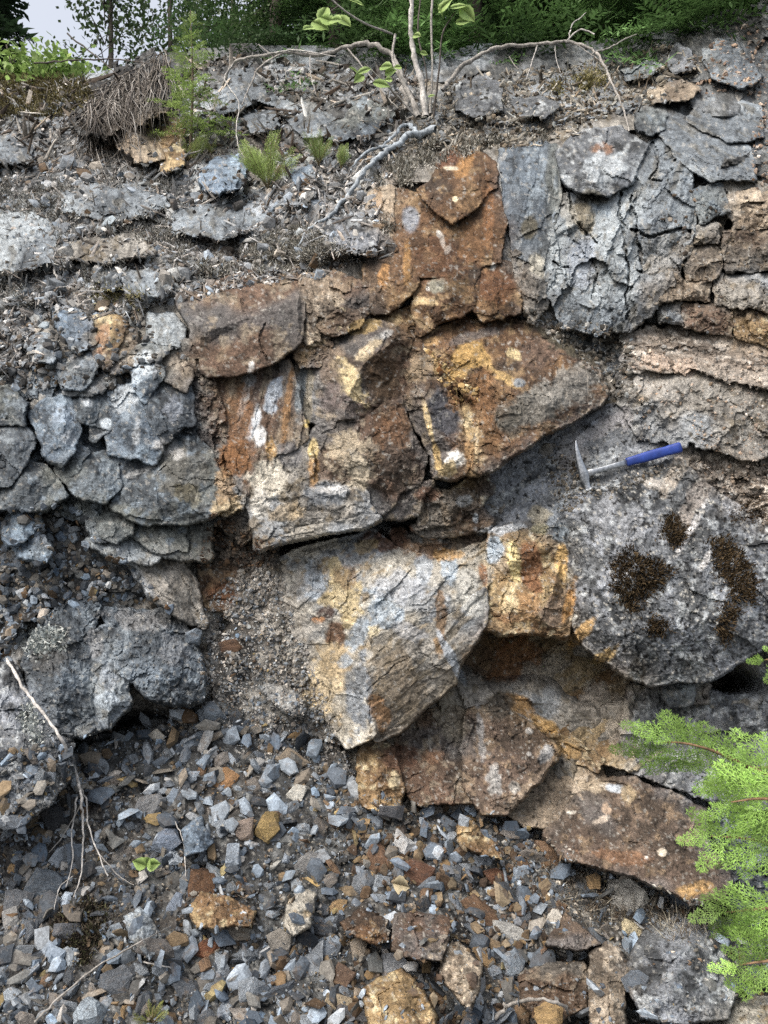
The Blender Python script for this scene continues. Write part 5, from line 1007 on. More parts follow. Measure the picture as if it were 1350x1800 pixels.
# dead twig in the lower left
TW = pts3([(12, 1158, .03), (40, 1205, .05), (75, 1252, .06), (108, 1300, .05), (130, 1350, .10), (142, 1396, .10), (146, 1440, .06)])
branch_thing('dead_twig', 'pale dead branching twig hanging over the lower left scree', 'twig', TW[0], [
    ('stem', TW, .0055, .004, BARKW),
    ('side_twig', pts3([(135, 1370, .1), (152, 1410, .07), (155, 1450, .06), (172, 1500, .04), (190, 1540, .03)]), .004, .0018, BARKW),
    ('side_twig', pts3([(146, 1440, .06), (145, 1500, .04), (142, 1540, .03), (128, 1580, .02)]), .0035, .0015, BARKW),
    ('side_twig', pts3([(136, 1400, .08), (126, 1460, .05), (128, 1510, .03), (116, 1560, .02)]), .0035, .0015, BARKW),
    ('side_twig', pts3([(140, 1420, .08), (110, 1470, .04), (85, 1500, .03)]), .0025, .0012, BARK),
    ('side_twig', pts3([(172, 1500, .04), (210, 1540, .03), (235, 1556, .02)]), .002, .001, BARK),
    ('side_twig', pts3([(128, 1540, .03), (105, 1560, .02), (95, 1600, .02)]), .002, .001, BARKW)])
ST = pts3([(62, 1796, .02), (110, 1748, .03), (170, 1700, .03), (240, 1660, .04), (300, 1628, .03)], .03)
branch_thing('long_stick', 'long thin pale stick lying across the lower left scree', 'stick', ST[0], [('stem', ST, .004, .0016, BARK)])
S2 = pts3([(308, 1444, .03), (322, 1480, .04), (327, 1540, .03)])
branch_thing('thin_stem', 'short thin pale stem by the diamond-shaped slate stone', 'stick', S2[0], [('stem', S2, .002, .0012, BARKW)])
S3 = pts3([(250, 1690, .02), (285, 1698, .03), (318, 1706, .02)])
branch_thing('short_stick', 'short pale stick below the ridged grey slab', 'stick', S3[0], [('stem', S3, .0025, .0015, BARKW)])
S4 = pts3([(870, 1790, .03), (900, 1764, .06), (950, 1756, .08), (990, 1768, .07), (1002, 1795, .05)])
branch_thing('curved_stick', 'curved grey stick arching over the small golden stone', 'stick', S4[0], [('stem', S4, .005, .003, BARK)])
S5 = pts3([(1270, 100, .04), (1300, 120, .04), (1330, 135, .03)])
S6 = pts3([(95, 470, .03), (102, 500, .04), (108, 520, .03)])
branch_thing('forked_stick', 'pale forked stick on the foot of the litter slope', 'stick', S6[0], [('stem', S6, .005, .003, BARKW), ('side_twig', pts3([(60, 490, .02), (100, 505, .04), (130, 500, .02)]), .004, .002, BARKW)])

# root mass hanging from the crest
core = block('soil_core', [(120, 196, 6), (150, 165, 8), (200, 130, 10), (262, 84, 8), (292, 112, 10), (300, 170, 12), (270, 215, 20), (215, 218, 22), (170, 240, 20), (130, 230, 14)], [(220, 170, 20)], pal='scree', facet=.05, cells=12, rough=.05, warp=18, grow=2, terr=.02)
rm = empty('root_mass', tuple(on(215, 230)), 'grey thatch of hanging roots on the upturned soil at the crest', 'roots')
bpy.context.view_layer.update(); core.parent = rm; core.matrix_parent_inverse = rm.matrix_world.inverted()
a = Acc(); g = np.random.default_rng(5)
for i in range(300):
    x0 = g.uniform(150, 296); y0 = 195 - (x0 - 130) * .62 + g.uniform(-14, 40); x1 = x0 - g.uniform(-60, 80) * (1 if x0 < 270 else .5); y1 = y0 + g.uniform(20, 130)
    l0, l1 = g.uniform(.02, .08), g.uniform(.0, .10)
    P = [on(x0, y0, l0), on(.6 * x0 + .4 * x1 + g.normal(0, 7), y0 + (y1 - y0) * .35, max(l0, l1) + .02), on(.3 * x0 + .7 * x1 + g.normal(0, 6), y0 + (y1 - y0) * .7, l1 + .01), on(x1, y1, l1)]
    a.tube(P, np.linspace(g.uniform(.0015, .004), .0008, 4), [BARK, BARKD, lin('#8a8278'), lin('#5c544a')][int(g.integers(0, 4))] * .8, sides=3, sub=4, jit=1.1, seed=i)
o = a.build('root_strand', rm, M_WOOD, kind='stuff'); o.matrix_parent_inverse = rm.matrix_world.inverted()
for nm, lab, L in (('dead_branch', 'thin bare dead branch crossing above the hanging roots', [(60, 112, 4.3), (130, 106, 4.25), (200, 104, 4.2), (262, 112, 4.1)]), ('dead_branch', 'thin leaning dead stem behind the spruce sapling', [(118, 60, 4.5), (170, 100, 4.3), (215, 140, 4.1)])):
    P = ptsY(L); branch_thing(nm, lab, 'branch', P[0], [('stem', P, .006, .003, BARKD), ('side_twig', [P[1], P[1] + np.array([.2, .0, .15]), P[1] + np.array([.4, .05, .2])], .003, .001, BARKD)])

# ------------------------------------------------------------------ moss and lichen tufts
def moss(name, label, poly, n, ln, cols, wd=.0016, spread=.7, cat='moss', mat=None):
    g = np.random.default_rng(len(name) + n)
    xs = [p[0] for p in poly]; ys = [p[1] for p in poly]; X = np.empty(0); Y = np.empty(0)
    while len(X) < n:
        a = g.uniform(min(xs), max(xs), n); b = g.uniform(min(ys), max(ys), n)
        m = in_poly(a + 26 * fbm(a / 24, b / 24, 4, 5), b + 26 * fbm(a / 24, b / 24, 4, 6), poly)
        if name in ('slope_lichen',):
            m &= fbm(a / 40, b / 40, 3, 9) > -.05
            for av in AVOID: m &= ~in_poly(a, b, av)
        X = np.r_[X, a[m]]; Y = np.r_[Y, b[m]]
    X, Y = X[:n] + g.normal(0, 7, n) * (g.uniform(0, 1, n) < .5), Y[:n] + g.normal(0, 7, n) * (g.uniform(0, 1, n) < .5); nn = surf_normal(X, Y); p = world(X, Y, surf(X, Y)) - nn * .003
    d = nn + g.normal(0, spread, nn.shape); d /= np.linalg.norm(d, axis=1, keepdims=True)
    s = np.cross(d, g.normal(0, 1, d.shape)); s /= np.linalg.norm(s, axis=1, keepdims=True)
    L = ln * g.uniform(.4, 1.3, n)[:, None]; w_ = wd * g.uniform(.6, 1.5, n)[:, None]
    V = np.stack([p, p + d * L * .45 + s * w_, p + d * L, p + d * L * .45 - s * w_], 1).reshape(-1, 3)
    c = np.array([lin(q) for q in cols])[g.integers(0, len(cols), n)]
    return link(name, mesh_np(name, V, np.arange(4 * n).reshape(-1, 4), np.repeat(c, 4, 0)), None, label, cat, kind='stuff', mat=mat or M_MOSS)
DM = ['#4a3a26', '#332a1e', '#665236', '#564630']
moss('moss_patch', 'large dark brown moss patch on the lichen boulder', [(1075, 985), (1100, 965), (1160, 975), (1180, 1010), (1150, 1060), (1110, 1075), (1080, 1040)], 5200, .018, DM)
moss('moss_patch', 'dark brown moss patch at the right edge of the lichen boulder', [(1250, 950), (1290, 945), (1320, 1000), (1330, 1060), (1300, 1065), (1265, 1010)], 4200, .018, DM)
moss('moss_patch', 'dark moss patch above the largest patch, beside the white streak', [(1165, 915), (1190, 905), (1212, 940), (1205, 960), (1175, 955)], 1500, .018, DM)
moss('moss_patch', 'small dark moss patch low on the lichen boulder', [(1140, 1095), (1180, 1090), (1190, 1112), (1150, 1118)], 700, .018, DM)
moss('moss_patch', 'brown moss strip down the right side of the lichen boulder', [(1270, 1070), (1290, 1060), (1300, 1110), (1275, 1130), (1262, 1110)], 900, .018, DM)
moss('moss_patch', 'dark mossy earth in the corner by the sandy bank', [(1270, 905), (1320, 870), (1350, 880), (1350, 920), (1300, 920)], 1200, .010, ['#5a4632', '#3c3022', '#6e5a42'])
moss('moss_hummock', 'yellow-brown mossy hummock below the trees at the left edge', [(-20, 150), (20, 146), (70, 142), (160, 136), (150, 170), (110, 195), (60, 208), (-20, 205)], 9500, .03, ['#8c8050', '#6e6440', '#a0925c', '#544a30'], wd=.003)
moss('moss_tuft', 'pale yellow moss tuft at the foot of the litter slope', [(165, 520), (200, 508), (250, 512), (255, 530), (205, 536), (170, 534)], 1500, .02, ['#b0a670', '#8c8458', '#c4ba88'], wd=.0022)
moss('moss_tuft', 'yellowish moss tuft on the crest below the arching root', [(1005, 148), (1030, 130), (1065, 135), (1068, 158), (1020, 165)], 1700, .025, ['#a89c60', '#8a8050', '#c0b47c'], wd=.0025)
moss('moss_tuft', 'small yellowish moss tuft left of the larger crest tuft', [(960, 150), (985, 145), (990, 165), (965, 168)], 700, .02, ['#a89c60', '#8a8050', '#8c7c58'], wd=.0025)
moss('moss_clump', 'dark dry moss clump in the lower left scree', [(95, 1615), (130, 1585), (180, 1590), (190, 1640), (150, 1700), (100, 1690)], 4200, .022, ['#4a4034', '#38302a', '#6a5e4c', '#5a5a3c'], wd=.0016)
moss('dry_grass', 'dry wiry grass and roots on the grit below the rusty slab', [(960, 1530), (1040, 1545), (1160, 1590), (1260, 1610), (1240, 1660), (1100, 1640), (980, 1600)], 1800, .045, ['#8a8070', '#5a5044', '#b0a894', '#6a5e4e'], wd=.0007, spread=1.1, cat='grass')
moss('leaf_lichen', 'whitish leafy lichen on the dark lower left boulder', [(32, 1125), (70, 1105), (110, 1105), (112, 1140), (70, 1160), (40, 1150)], 1100, .014, ['#b8c0bc', '#9aa6a6', '#ccd2cc'], wd=.006, cat='lichen')
moss('leaf_lichen', 'whitish leafy lichen hanging on the pale edge boulder', [(38, 1240), (62, 1235), (70, 1290), (55, 1330), (42, 1290)], 700, .012, ['#b8c0bc', '#a6b0b0', '#ccd2cc'], wd=.005, cat='lichen')
moss('slope_lichen', 'pale frizzy lichen mat on the foot of the litter slope', [(330, 470), (440, 430), (560, 400), (690, 390), (690, 440), (560, 470), (420, 485)], 12000, .022, ['#b8b6aa', '#9a968a', '#d8d6cc', '#6c665a'], wd=.0022, cat='lichen')
moss('slope_lichen', 'frizzy grey lichen mat over the crest above the rust column', [(660, 300), (720, 262), (800, 245), (960, 225), (960, 245), (800, 265), (730, 290), (670, 340)], 9000, .022, ['#b8b6aa', '#9a968a', '#d8d6cc', '#6c665a'], wd=.0022, cat='lichen')
moss('slope_lichen', 'grey lichen fuzz spread over the left of the litter slope', [(-20, 330), (200, 310), (340, 340), (330, 480), (120, 520), (-20, 560)], 14000, .022, ['#b4b4ac', '#94928a', '#d4d4cc', '#6c665c'], wd=.0022, cat='lichen')

# ------------------------------------------------------------------ foliage templates (unit length along +x, lying in the xy plane)
def quad_leaf(P, d, s, l, w_):
    return [P, P + d * l * .45 + s * w_, P + d * l, P + d * l * .45 - s * w_]
def cedar_template(seed):
    g = np.random.default_rng(seed); V = []
    def twig(P, ang, L, lvl, lift):
        n = max(2, int(L / (.085 if lvl == 0 else .075))) if lvl < 2 else 1
        if lvl == 2:
            d = np.array([math.cos(ang), math.sin(ang), lift]); s = np.array([-math.sin(ang), math.cos(ang), 0])
            V.extend(quad_leaf(P, d, s, L * 1.15, .011)); return
        pos = P.copy(); a = ang; st = L / n
        for k in range(n):
            t = k / n; a += g.normal(0, .05)
            d = np.array([math.cos(a), math.sin(a), lift - .25 * t * (lvl == 0)])
            s = np.array([-math.sin(a), math.cos(a), 0])
            V.extend(quad_leaf(pos, d, s, st * 1.3, .013 if lvl else .010)); nx = pos + d * st
            if k > 0 or lvl == 1:
                for sd in (1, -1):
                    l2 = (L * .42 * (1 - t) ** .8 + .05) if lvl == 0 else (.06 + .05 * (1 - t))
                    twig(pos + d * st * g.uniform(.2, .8), a + sd * g.uniform(.62, .95), l2 * g.uniform(.75, 1.15), lvl + 1, g.normal(-.12, .12))
            pos = nx
    twig(np.zeros(3), 0, 1.0, 0, 0.0)
    V = np.array(V).reshape(-1, 3)
    V[:, 2] -= .28 * (V[:, 0] ** 2)
    return V
def needle_template(seed, nl=.09, nb=13, nw=.012):
    g = np.random.default_rng(seed); V = []
    def shoot(P, a, L, zz):
        n = max(3, int(L / .042))
        for k in range(n):
            t = (k + .5) / n; q = P + np.array([math.cos(a), math.sin(a), zz]) * L * t
            for sd in (1, -1):
                b = a + sd * g.uniform(.7, 1.2); d = np.array([math.cos(b), math.sin(b), g.normal(.1, .35)])
                V.extend(quad_leaf(q, d, np.array([-math.sin(b), math.cos(b), 0]), nl * g.uniform(.7, 1.1), nw))
    shoot(np.zeros(3), 0, 1, 0)
    for k in range(nb):
        t = .12 + .8 * k / nb
        shoot(np.array([t, 0, 0]), (1 if k % 2 else -1) * g.uniform(.7, 1.0), .5 * (1 - t) + .1, g.normal(-.1, .12))
    V = np.array(V).reshape(-1, 3); V[:, 2] -= .22 * V[:, 0] ** 2
    return V
CED = [cedar_template(i) for i in range(4)]
NEE = [needle_template(i) for i in range(4)]
NEES = [needle_template(i + 30, .09, 7, .018) for i in range(4)]
NEEG = [needle_template(i + 50, .075, 12, .011) for i in range(4)]
NEEF = [needle_template(i + 9, .15, 9, .03) for i in range(4)]

class Fol:
    def __init__(s): s.V = []; s.C = []
    def put(s, T, origin, direction, normal, length, col, var=.2, g=rng, width=1.0):
        d = np.asarray(direction, float); d /= np.linalg.norm(d); n = np.asarray(normal, float); n = n - d * (n @ d); n /= np.linalg.norm(n) + 1e-9
        b = np.cross(n, d)
        V = np.asarray(origin) + length * (T[:, :1] * d + T[:, 1:2] * b * width + T[:, 2:] * n)
        s.V.append(V); q = len(V) // 4
        c = np.asarray(col)[None] * np.exp(g.normal(0, var)) * np.exp(g.normal(0, .15, q))[:, None]
        s.C.append(np.repeat(c, 4, 0))
    def leaf(s, P, d, n, l, w_, col):
        d = d / np.linalg.norm(d); b = np.cross(n, d); b /= np.linalg.norm(b) + 1e-9
        s.V.append(np.array(quad_leaf(P, d, b, l, w_))); s.C.append(np.repeat(np.asarray(col)[None], 4, 0))
    def build(s, name, parent, mat=M_NEEDLE, **k):
        V = np.concatenate(s.V); o = link(name, mesh_np(name, V, np.arange(len(V)).reshape(-1, 4), np.clip(np.concatenate(s.C), .003, .9)), parent, mat=mat, **k)
        if parent: o.matrix_parent_inverse = parent.matrix_world.inverted()
        return o

# cedar sapling leaning in from the right
CEDG = lin('#90bc3c') * 1.1
cs = empty('cedar_sapling', (1.35, 1.75, .25), 'bright green cedar sapling reaching in from the right edge', 'cedar')
bpy.context.view_layer.update()
a = Acc(); a.tube([(1.35, 1.75, .25), (1.24, 1.74, .7), (1.17, 1.74, 1.15), (1.12, 1.75, 1.45)], [.016, .013, .009, .004], lin('#7a5a44'), 6); o = a.build('trunk', cs, M_WOOD); o.matrix_parent_inverse = cs.matrix_world.inverted()
def px3(x, y, Yv): return world(x, y, Yv)
CB = [  # branch: list of (x, y, Y)
 ([(1480, 1400, 1.74), (1350, 1362, 1.72), (1260, 1322, 1.70), (1200, 1306, 1.69), (1150, 1306, 1.69)], .55, 9),
 ([(1480, 1540, 1.70), (1370, 1490, 1.67), (1310, 1474, 1.66), (1250, 1470, 1.66)], .5, 6),
 ([(1480, 1640, 1.66), (1370, 1600, 1.63), (1320, 1600, 1.62), (1275, 1604, 1.62)], .45, 5),
 ([(1480, 1720, 1.64), (1380, 1690, 1.61), (1345, 1690, 1.60), (1300, 1696, 1.60)], .4, 5),
 ([(1480, 1190, 1.80), (1400, 1160, 1.78), (1375, 1156, 1.77), (1345, 1160, 1.76)], .2, 3),
 ([(1480, 1440, 1.66), (1380, 1410, 1.65), (1335, 1404, 1.65), (1285, 1410, 1.65)], .5, 5),
 ([(1480, 1360, 1.80), (1380, 1350, 1.79), (1310, 1350, 1.78), (1250, 1345, 1.77)], .45, 5)]
for bi, (L, sc, nsp) in enumerate(CB):
    g = np.random.default_rng(40 + bi); P = np.array(ptsY(L))
    a = Acc(); a.tube(P, np.linspace(.006, .0015, len(P)), lin('#8a6848'), 5); br = a.build('branch', cs, M_WOOD); br.matrix_parent_inverse = cs.matrix_world.inverted()
    bpy.context.view_layer.update()
    f = Fol(); seg = np.linspace(.22, 1, nsp)
    for k, t in enumerate(seg):
        q = t * (len(P) - 1); i = min(int(q), len(P) - 2); p = P[i] + (P[i + 1] - P[i]) * (q - i); d = (P[i + 1] - P[i]); d /= np.linalg.norm(d)
        view = np.array([0, -1, .25])
        for sd in ((1, -1) if k < nsp - 1 else (0,)):
            dd = d * .75 + np.array([0, 0, 1.]) * sd * .55 + np.array([0, -.12, -.12]) + g.normal(0, .1, 3)
            ln = (.15 * sc + .04) * (1.1 - .45 * t) * g.uniform(.8, 1.15)
            f.put(CED[int(g.integers(0, 4))], p, dd, view + g.normal(0, .35, 3), ln, CEDG * np.array([1, 1, 1]) * (1.0 if g.uniform() > .3 else .6), .28, g)
    f.build('foliage', br)

# spruce sapling on the crest
def spruce(base, h, wid, col, label, name='spruce_sapling', nwh=11, T=NEE, wn=None):
    root = empty(name, tuple(base), label, 'sapling'); bpy.context.view_layer.update()
    g = np.random.default_rng(int(h * 1000)); a = Acc(); base = np.array(base)
    a.tube([base, base + np.array([.01, 0, h * .5]), base + np.array([0, 0, h])], [.008 * h / .6, .005 * h / .6, .0015], lin('#6a5a48'), 5); o = a.build('trunk', root, M_WOOD); o.matrix_parent_inverse = root.matrix_world.inverted()
    f = Fol()
    for k in range(nwh):
        t = .12 + .85 * k / nwh; nb = wn or (6 if t < .6 else 4)
        for j in range(nb):
            an = 6.283 * (j + g.uniform(-.3, .3)) / nb + k
            d = np.array([math.cos(an), math.sin(an), .12 + .6 * t]); L = wid * (1.08 - t) * g.uniform(.7, 1.15) + .02
            f.put(T[int(g.integers(0, 4))], base + np.array([0, 0, h * t]), d, np.array([0, 0, 1.]) + g.normal(0, .2, 3), L, col, .18, g, .8)
    f.put(T[0], base + np.array([0, 0, h * .9]), np.array([0, 0.1, 1.]), np.array([0, -1., 0]), h * .12, col, .1, g, .6)
    f.build('foliage', root)
    return root
spruce(on(335, 268), .66, .23, lin('#98b452'), 'young bright green spruce sapling beside the hanging roots', nwh=11, T=NEES, wn=4)
def tuft(px, py, h, r, n, col, label):
    b = on(px, py); root = empty('green_tuft', tuple(b), label, 'plant'); bpy.context.view_layer.update()
    g = np.random.default_rng(int(px)); f = Fol(); a = Acc()
    for i in range(n):
        an = g.uniform(0, 6.28); k = math.sqrt(g.uniform(0, 1)) * r
        d = np.array([math.cos(an) * k, math.sin(an) * k - .3 * r, h * g.uniform(.75, 1.1)])
        a.tube([b, b + d * .5, b + d], [.0014, .0011, .0006], lin('#7c6a40'), 3, 2)
        f.put(NEE[int(g.integers(0, 4))], b + d * .2, d, np.array([0, -1., .3]) + g.normal(0, .5, 3), np.linalg.norm(d) * .9, col, .2, g, .45)
    for ob in (a.build('stem', root, M_WOOD, kind='stuff'),): ob.matrix_parent_inverse = root.matrix_world.inverted()
    f.build('foliage', root)
tuft(472, 334, .15, .11, 20, lin('#b0c860'), 'feathery green tuft beside the flat-topped rock')
tuft(560, 292, .10, .06, 14, lin('#93ac4e'), 'small feathery green sprig above the bluish rock')
tuft(600, 300, .09, .05, 12, lin('#8ea64a'), 'small green sprig left of the weathered limb')
tuft(330, 285, .09, .10, 14, lin('#8a9a48'), 'sparse green sprigs at the foot of the spruce sapling')
tuft(372, 275, .07, .05, 8, lin('#8a9a48'), 'tiny green sprig behind the flat-topped rock')
tuft(268, 1798, .03, .04, 10, lin('#9aa040'), 'small yellow-green moss sprig at the bottom edge')

# alder clump with pale stems and few big leaves
def leaf_mesh(seed):
    g = random.Random(seed); n = 9; V = [(0, 0, 0)]; 
    for side in (1, -1):
        for k in range(1, n):
            t = k / n; wv = .42 * math.sin(math.pi * t ** .8) ** .9 * (1 + .10 * (k % 2)) 
            V.append((t, side * wv, .10 * abs(wv) + g.uniform(-.012, .012) - .12 * t * t))
    V.append((1.06, 0, -.13)); mid = []
    for k in range(1, n): mid.append(len(V)); V.append((k / n, 0, -.12 * (k / n) ** 2))
    F = []; L = lambda k: k; Rr = lambda k: n - 1 + k; tip = 2 * (n - 1) + 1
    for S in (L, Rr):
        F.append((0, S(1), mid[0]))
        for k in range(1, n - 1): F += [(S(k), S(k + 1), mid[k]), (S(k), mid[k], mid[k - 1])]
        F.append((S(n - 1), tip, mid[-1]))
    me = mesh_np('leaf', np.array(V), np.array(F), np.tile(lin('#a8c860') * 1.1, (len(V), 1)), True); me.materials.append(M_LEAF); return me
LEAFM = [leaf_mesh(i) for i in range(3)]
def put_leaf(parent, P, d, n, l, name='leaf'):
    o = bpy.data.objects.new(name, LEAFM[random.randrange(3)]); C.objects.link(o); o.parent = parent
    x = Vector(d).normalized(); z = Vector(n); z = (z - x * z.dot(x)).normalized(); y = z.cross(x)
    M = Matrix(((x.x * l, y.x * l, z.x * l, P[0]), (x.y * l, y.y * l, z.y * l, P[1]), (x.z * l, y.z * l, z.z * l, P[2]), (0, 0, 0, 1)))
    o.matrix_parent_inverse = parent.matrix_world.inverted(); o.matrix_basis = M
    return o
ab = world(738, 205, 3.36)
al = empty('alder_shrub', tuple(ab), 'alder clump with pale bare stems and a few bright leaves on the crest', 'shrub'); bpy.context.view_layer.update()
stems = [([(748, 205, 3.36), (742, 150, 3.36), (728, 100, 3.35), (722, 50, 3.34), (724, -10, 3.33), (720, -60, 3.33)], .013, .008, BARKW),
         ([(735, 205, 3.37), (722, 170, 3.38), (700, 130, 3.40), (690, 100, 3.42), (695, 60, 3.43)], .012, .005, BARK),
         ([(756, 200, 3.36), (760, 120, 3.38), (758, 40, 3.40), (762, -30, 3.41)], .006, .004, BARK),
         ([(762, 205, 3.34), (772, 120, 3.32), (778, 60, 3.30), (800, 20, 3.28)], .005, .002, BARKD),
         ([(730, 205, 3.33), (700, 170, 3.30), (660, 130, 3.26), (640, 110, 3.24)], .004, .002, BARK),
         ([(690, 60, 3.3), (640, 40, 3.2), (595, 10, 3.15), (550, -40, 3.12)], .004, .003, BARK),
         ([(595, 10, 3.15), (575, 25, 3.13), (560, 45, 3.12)], .002, .001, BARKD),
         ([(745, 190, 3.36), (750, 130, 3.40), (735, 60, 3.44), (740, -10, 3.46)], .004, .003, BARKD)]
for i, (L, r0, r1, c) in enumerate(stems):
    a = Acc(); a.tube(ptsY(L), np.linspace(r0, r1, len(L)), c, 6, 6, .1, i); o = a.build('stem', al, M_WOOD); o.matrix_parent_inverse = al.matrix_world.inverted()
g = np.random.default_rng(77)
for (x, y, Yv, l) in [(548, 38, 3.12, .075), (575, 12, 3.12, .07), (592, 28, 3.13, .07), (562, 30, 3.10, .07), (552, 48, 3.1, .055), (580, 36, 3.1, .06), (640, 10, 3.2, .07), (652, 120, 3.24, .065), (640, 132, 3.23, .05), (668, 118, 3.25, .06), (655, 145, 3.23, .07), (630, 128, 3.23, .045), (676, 130, 3.25, .05),
                      (770, 22, 3.28, .07), (790, 15, 3.27, .075), (808, 12, 3.27, .08), (800, 40, 3.28, .06), (778, 30, 3.28, .05), (726, 62, 3.34, .04), (738, 92, 3.36, .035), (706, 118, 3.37, .035), (690, 140, 3.38, .035), (752, 170, 3.34, .03)]:
    d = np.array([g.uniform(-1, 1), g.uniform(-.5, .1), g.uniform(-.5, .3)]); put_leaf(al, world(x, y, Yv), d, (g.uniform(-.4, .4), -1, g.uniform(.2, .9)), l * 1.05)
# small green sprout and a fallen leaf in the scree
sp = empty('green_sprout', tuple(on(262, 1530)), 'tiny light green sprout with three leaves in the scree', 'plant'); bpy.context.view_layer.update()
a = Acc(); b0 = on(262, 1530); a.tube([b0, b0 + np.array([0, -.01, .03])], [.0015, .001], lin('#a06a50'), 4, 2); o = a.build('stem', sp, M_WOOD); o.matrix_parent_inverse = sp.matrix_world.inverted()
for d in ((-1, -.2, .5), (1, -.2, .3), (.3, -.6, .8)): put_leaf(sp, b0 + np.array([0, -.02, .02]), d, (0, -1, .8), .036)
fl = empty('fallen_leaf', tuple(on(690, 1550)), 'dry cream fallen leaf on the slate rubble', 'leaf'); bpy.context.view_layer.update()
lm = LEAFM[0].copy(); lm.materials.clear(); lm.materials.append(M_MOSS); ca = lm.color_attributes['Col']
ca.data.foreach_set('color', np.tile(np.r_[lin('#d8c498'), 1].astype(np.float32), len(lm.vertices)))
o = bpy.data.objects.new('leaf_blade', lm); C.objects.link(o); o.parent = fl; o.location = (0, -.03, .01); o.rotation_euler = (R(60), R(20), R(20)); o.scale = (.05,) * 3

# ------------------------------------------------------------------ trees behind the crest
def conifer(px, Yv, h, wid, col, label, nfr=130, T=NEEF, group='dark conifers behind the crest', low=.05, z0=None):
    x = (px - 675) / FPX * Yv; zb = float(FZ(x, Yv)) - .05
    b = np.array([x, Yv, zb if z0 is None else z0]); root = empty('conifer_tree', tuple(b), label, 'tree', group); bpy.context.view_layer.update()
    g = np.random.default_rng(int(px + Yv * 100)); a = Acc()
    a.tube([b - np.array([0, 0, .3]), b + np.array([g.normal(0, .05), 0, h * .5]), b + np.array([0, 0, h])], [.012 * h + .02, .009 * h + .01, .01], lin('#4c443c'), 6); o = a.build('trunk', root, M_WOOD); o.matrix_parent_inverse = root.matrix_world.inverted()
    f = Fol()
    for k in range(nfr):
        t = low + (1 - low) * g.uniform(0, 1) ** 1.7; an = g.uniform(0, 6.283); L = wid * (1.05 - t) * g.uniform(.55, 1.1) + .1
        d = np.array([math.cos(an), math.sin(an), g.uniform(-.35, .15)]); st = g.uniform(.0, .35) * L
        f.put(T[int(g.integers(0, 4))], b + np.array([0, 0, h * t]) + d * st, d, np.array([0, 0, 1.]) + g.normal(0, .25, 3), L * .9, col, .3, g, .9)
    f.build('crown', root)
def above(px):
    A = [(540, 'the alder leaf sprays'), (700, 'the leaning alder stem'), (770, 'the dark alder twig'), (860, 'the left rise of the right root'), (960, 'the middle of the right root'), (1050, 'the forked end of the right root'), (1130, 'the pale crest stones'), (1195, 'the jagged crest stone'), (1290, 'the sandy bank'), (1400, 'the far right corner'), (1500, 'the bank outside the frame'), (620, 'the arch of the left root')]
    n = USED.setdefault('n', set()); A = sorted(A, key=lambda q: abs(q[0] - px))
    return 'behind ' + A[0][1]
USED = {}
DG = lin('#3c5a30'); DG_SHADE = lin('#2c4428'); DG_LIT = lin('#5c8440')  # canopy shade put into the dark greens, the brightest one for lit fronds
k = 0
WH = ['above the arching left root', 'behind the alder leaves', 'behind the alder stems', 'behind the right arching root', 'above the crest right of the alder', 'above the right end of the root', 'above the sandy bank', 'at the upper right corner']
for i, (px, Yv) in enumerate([(490, 4.9), (610, 4.6), (700, 4.9), (860, 4.45), (960, 4.6), (1075, 4.3), (1175, 4.15), (1310, 4.15)]):
    conifer(px, Yv, 3.2, .85, DG_LIT if i in (1, 3, 5, 6) else DG, 'dark green conifer with drooping sprays ' + WH[i], nfr=160, T=NEEG, low=.10)
for i, px in enumerate(range(560, 1500, 115)):
    conifer(px, 6.8 + .5 * (i % 3), 5.5, 1.2, DG_SHADE, 'shadowy conifer in the second row ' + above(px), nfr=190, group='second row of conifers')
for i, px in enumerate(range(640, 1560, 150)):
    conifer(px, 10.5 + .8 * (i % 2), 8, 1.9, DG_SHADE, 'almost black conifer deep in the forest ' + above(px), nfr=200, group='deep forest conifers')
conifer(-25, 6.2, 5, .36, DG_SHADE, 'dark conifer at the upper left corner', nfr=150, group=None)
conifer(-130, 5.4, 4, .9, DG_SHADE, 'dark conifer cut off by the upper left edge', nfr=150, group=None)

def airy(px, Yv, h, rx, n, col, label, name='leafy_tree', zlo=.3, leaf=.05, group=None, ncl=26):
    x = (px - 675) / FPX * Yv; zb = float(FZ(x, Yv)) - .05
    b = np.array([x, Yv, zb]); root = empty(name, tuple(b), label, 'tree' if name == 'leafy_tree' else 'bush', group); bpy.context.view_layer.update()
    g = np.random.default_rng(int(px * 3 + Yv * 10 + 5000)); a = Acc()
    a.tube([b - np.array([0, 0, .2]), b + np.array([.05, 0, h * .5]), b + np.array([-.03, 0, h])], [.006 * h + .01, .004 * h + .008, .004], lin('#6a6258'), 5)
    f = Fol(); per = n // ncl
    for c in range(ncl):
        t = zlo + (1 - zlo) * g.uniform(0, 1); an = g.uniform(0, 6.283); rr = rx * math.sin(math.pi * min(.95, .15 + .8 * t)) * g.uniform(.4, 1)
        e = b + np.array([math.cos(an) * rr, math.sin(an) * rr, h * t + .15 * rr]); s = b + np.array([0, 0, h * t * .8])
        a.tube([s, (s + e) / 2 + np.array([0, 0, .06]), e], [.006, .004, .001], lin('#5c544a'), 3, 3)
        for j in range(per):
            q = s + (e - s) * g.uniform(.35, 1.08) + g.normal(0, .10 * rx + .03, 3)
            d = g.normal(0, 1, 3); d[2] -= .3; nn_ = g.normal(0, 1, 3) + np.array([0, -.3, 1.])
            f.leaf(q, d, nn_, leaf * g.uniform(.6, 1.2), leaf * .3, col * math.exp(g.normal(0, .28)))
    o = a.build('trunk', root, M_WOOD); o.matrix_parent_inverse = root.matrix_world.inverted(); f.build('crown', root, M_LEAF)
LG = lin('#6f8c50'); LG2 = lin('#56703e')
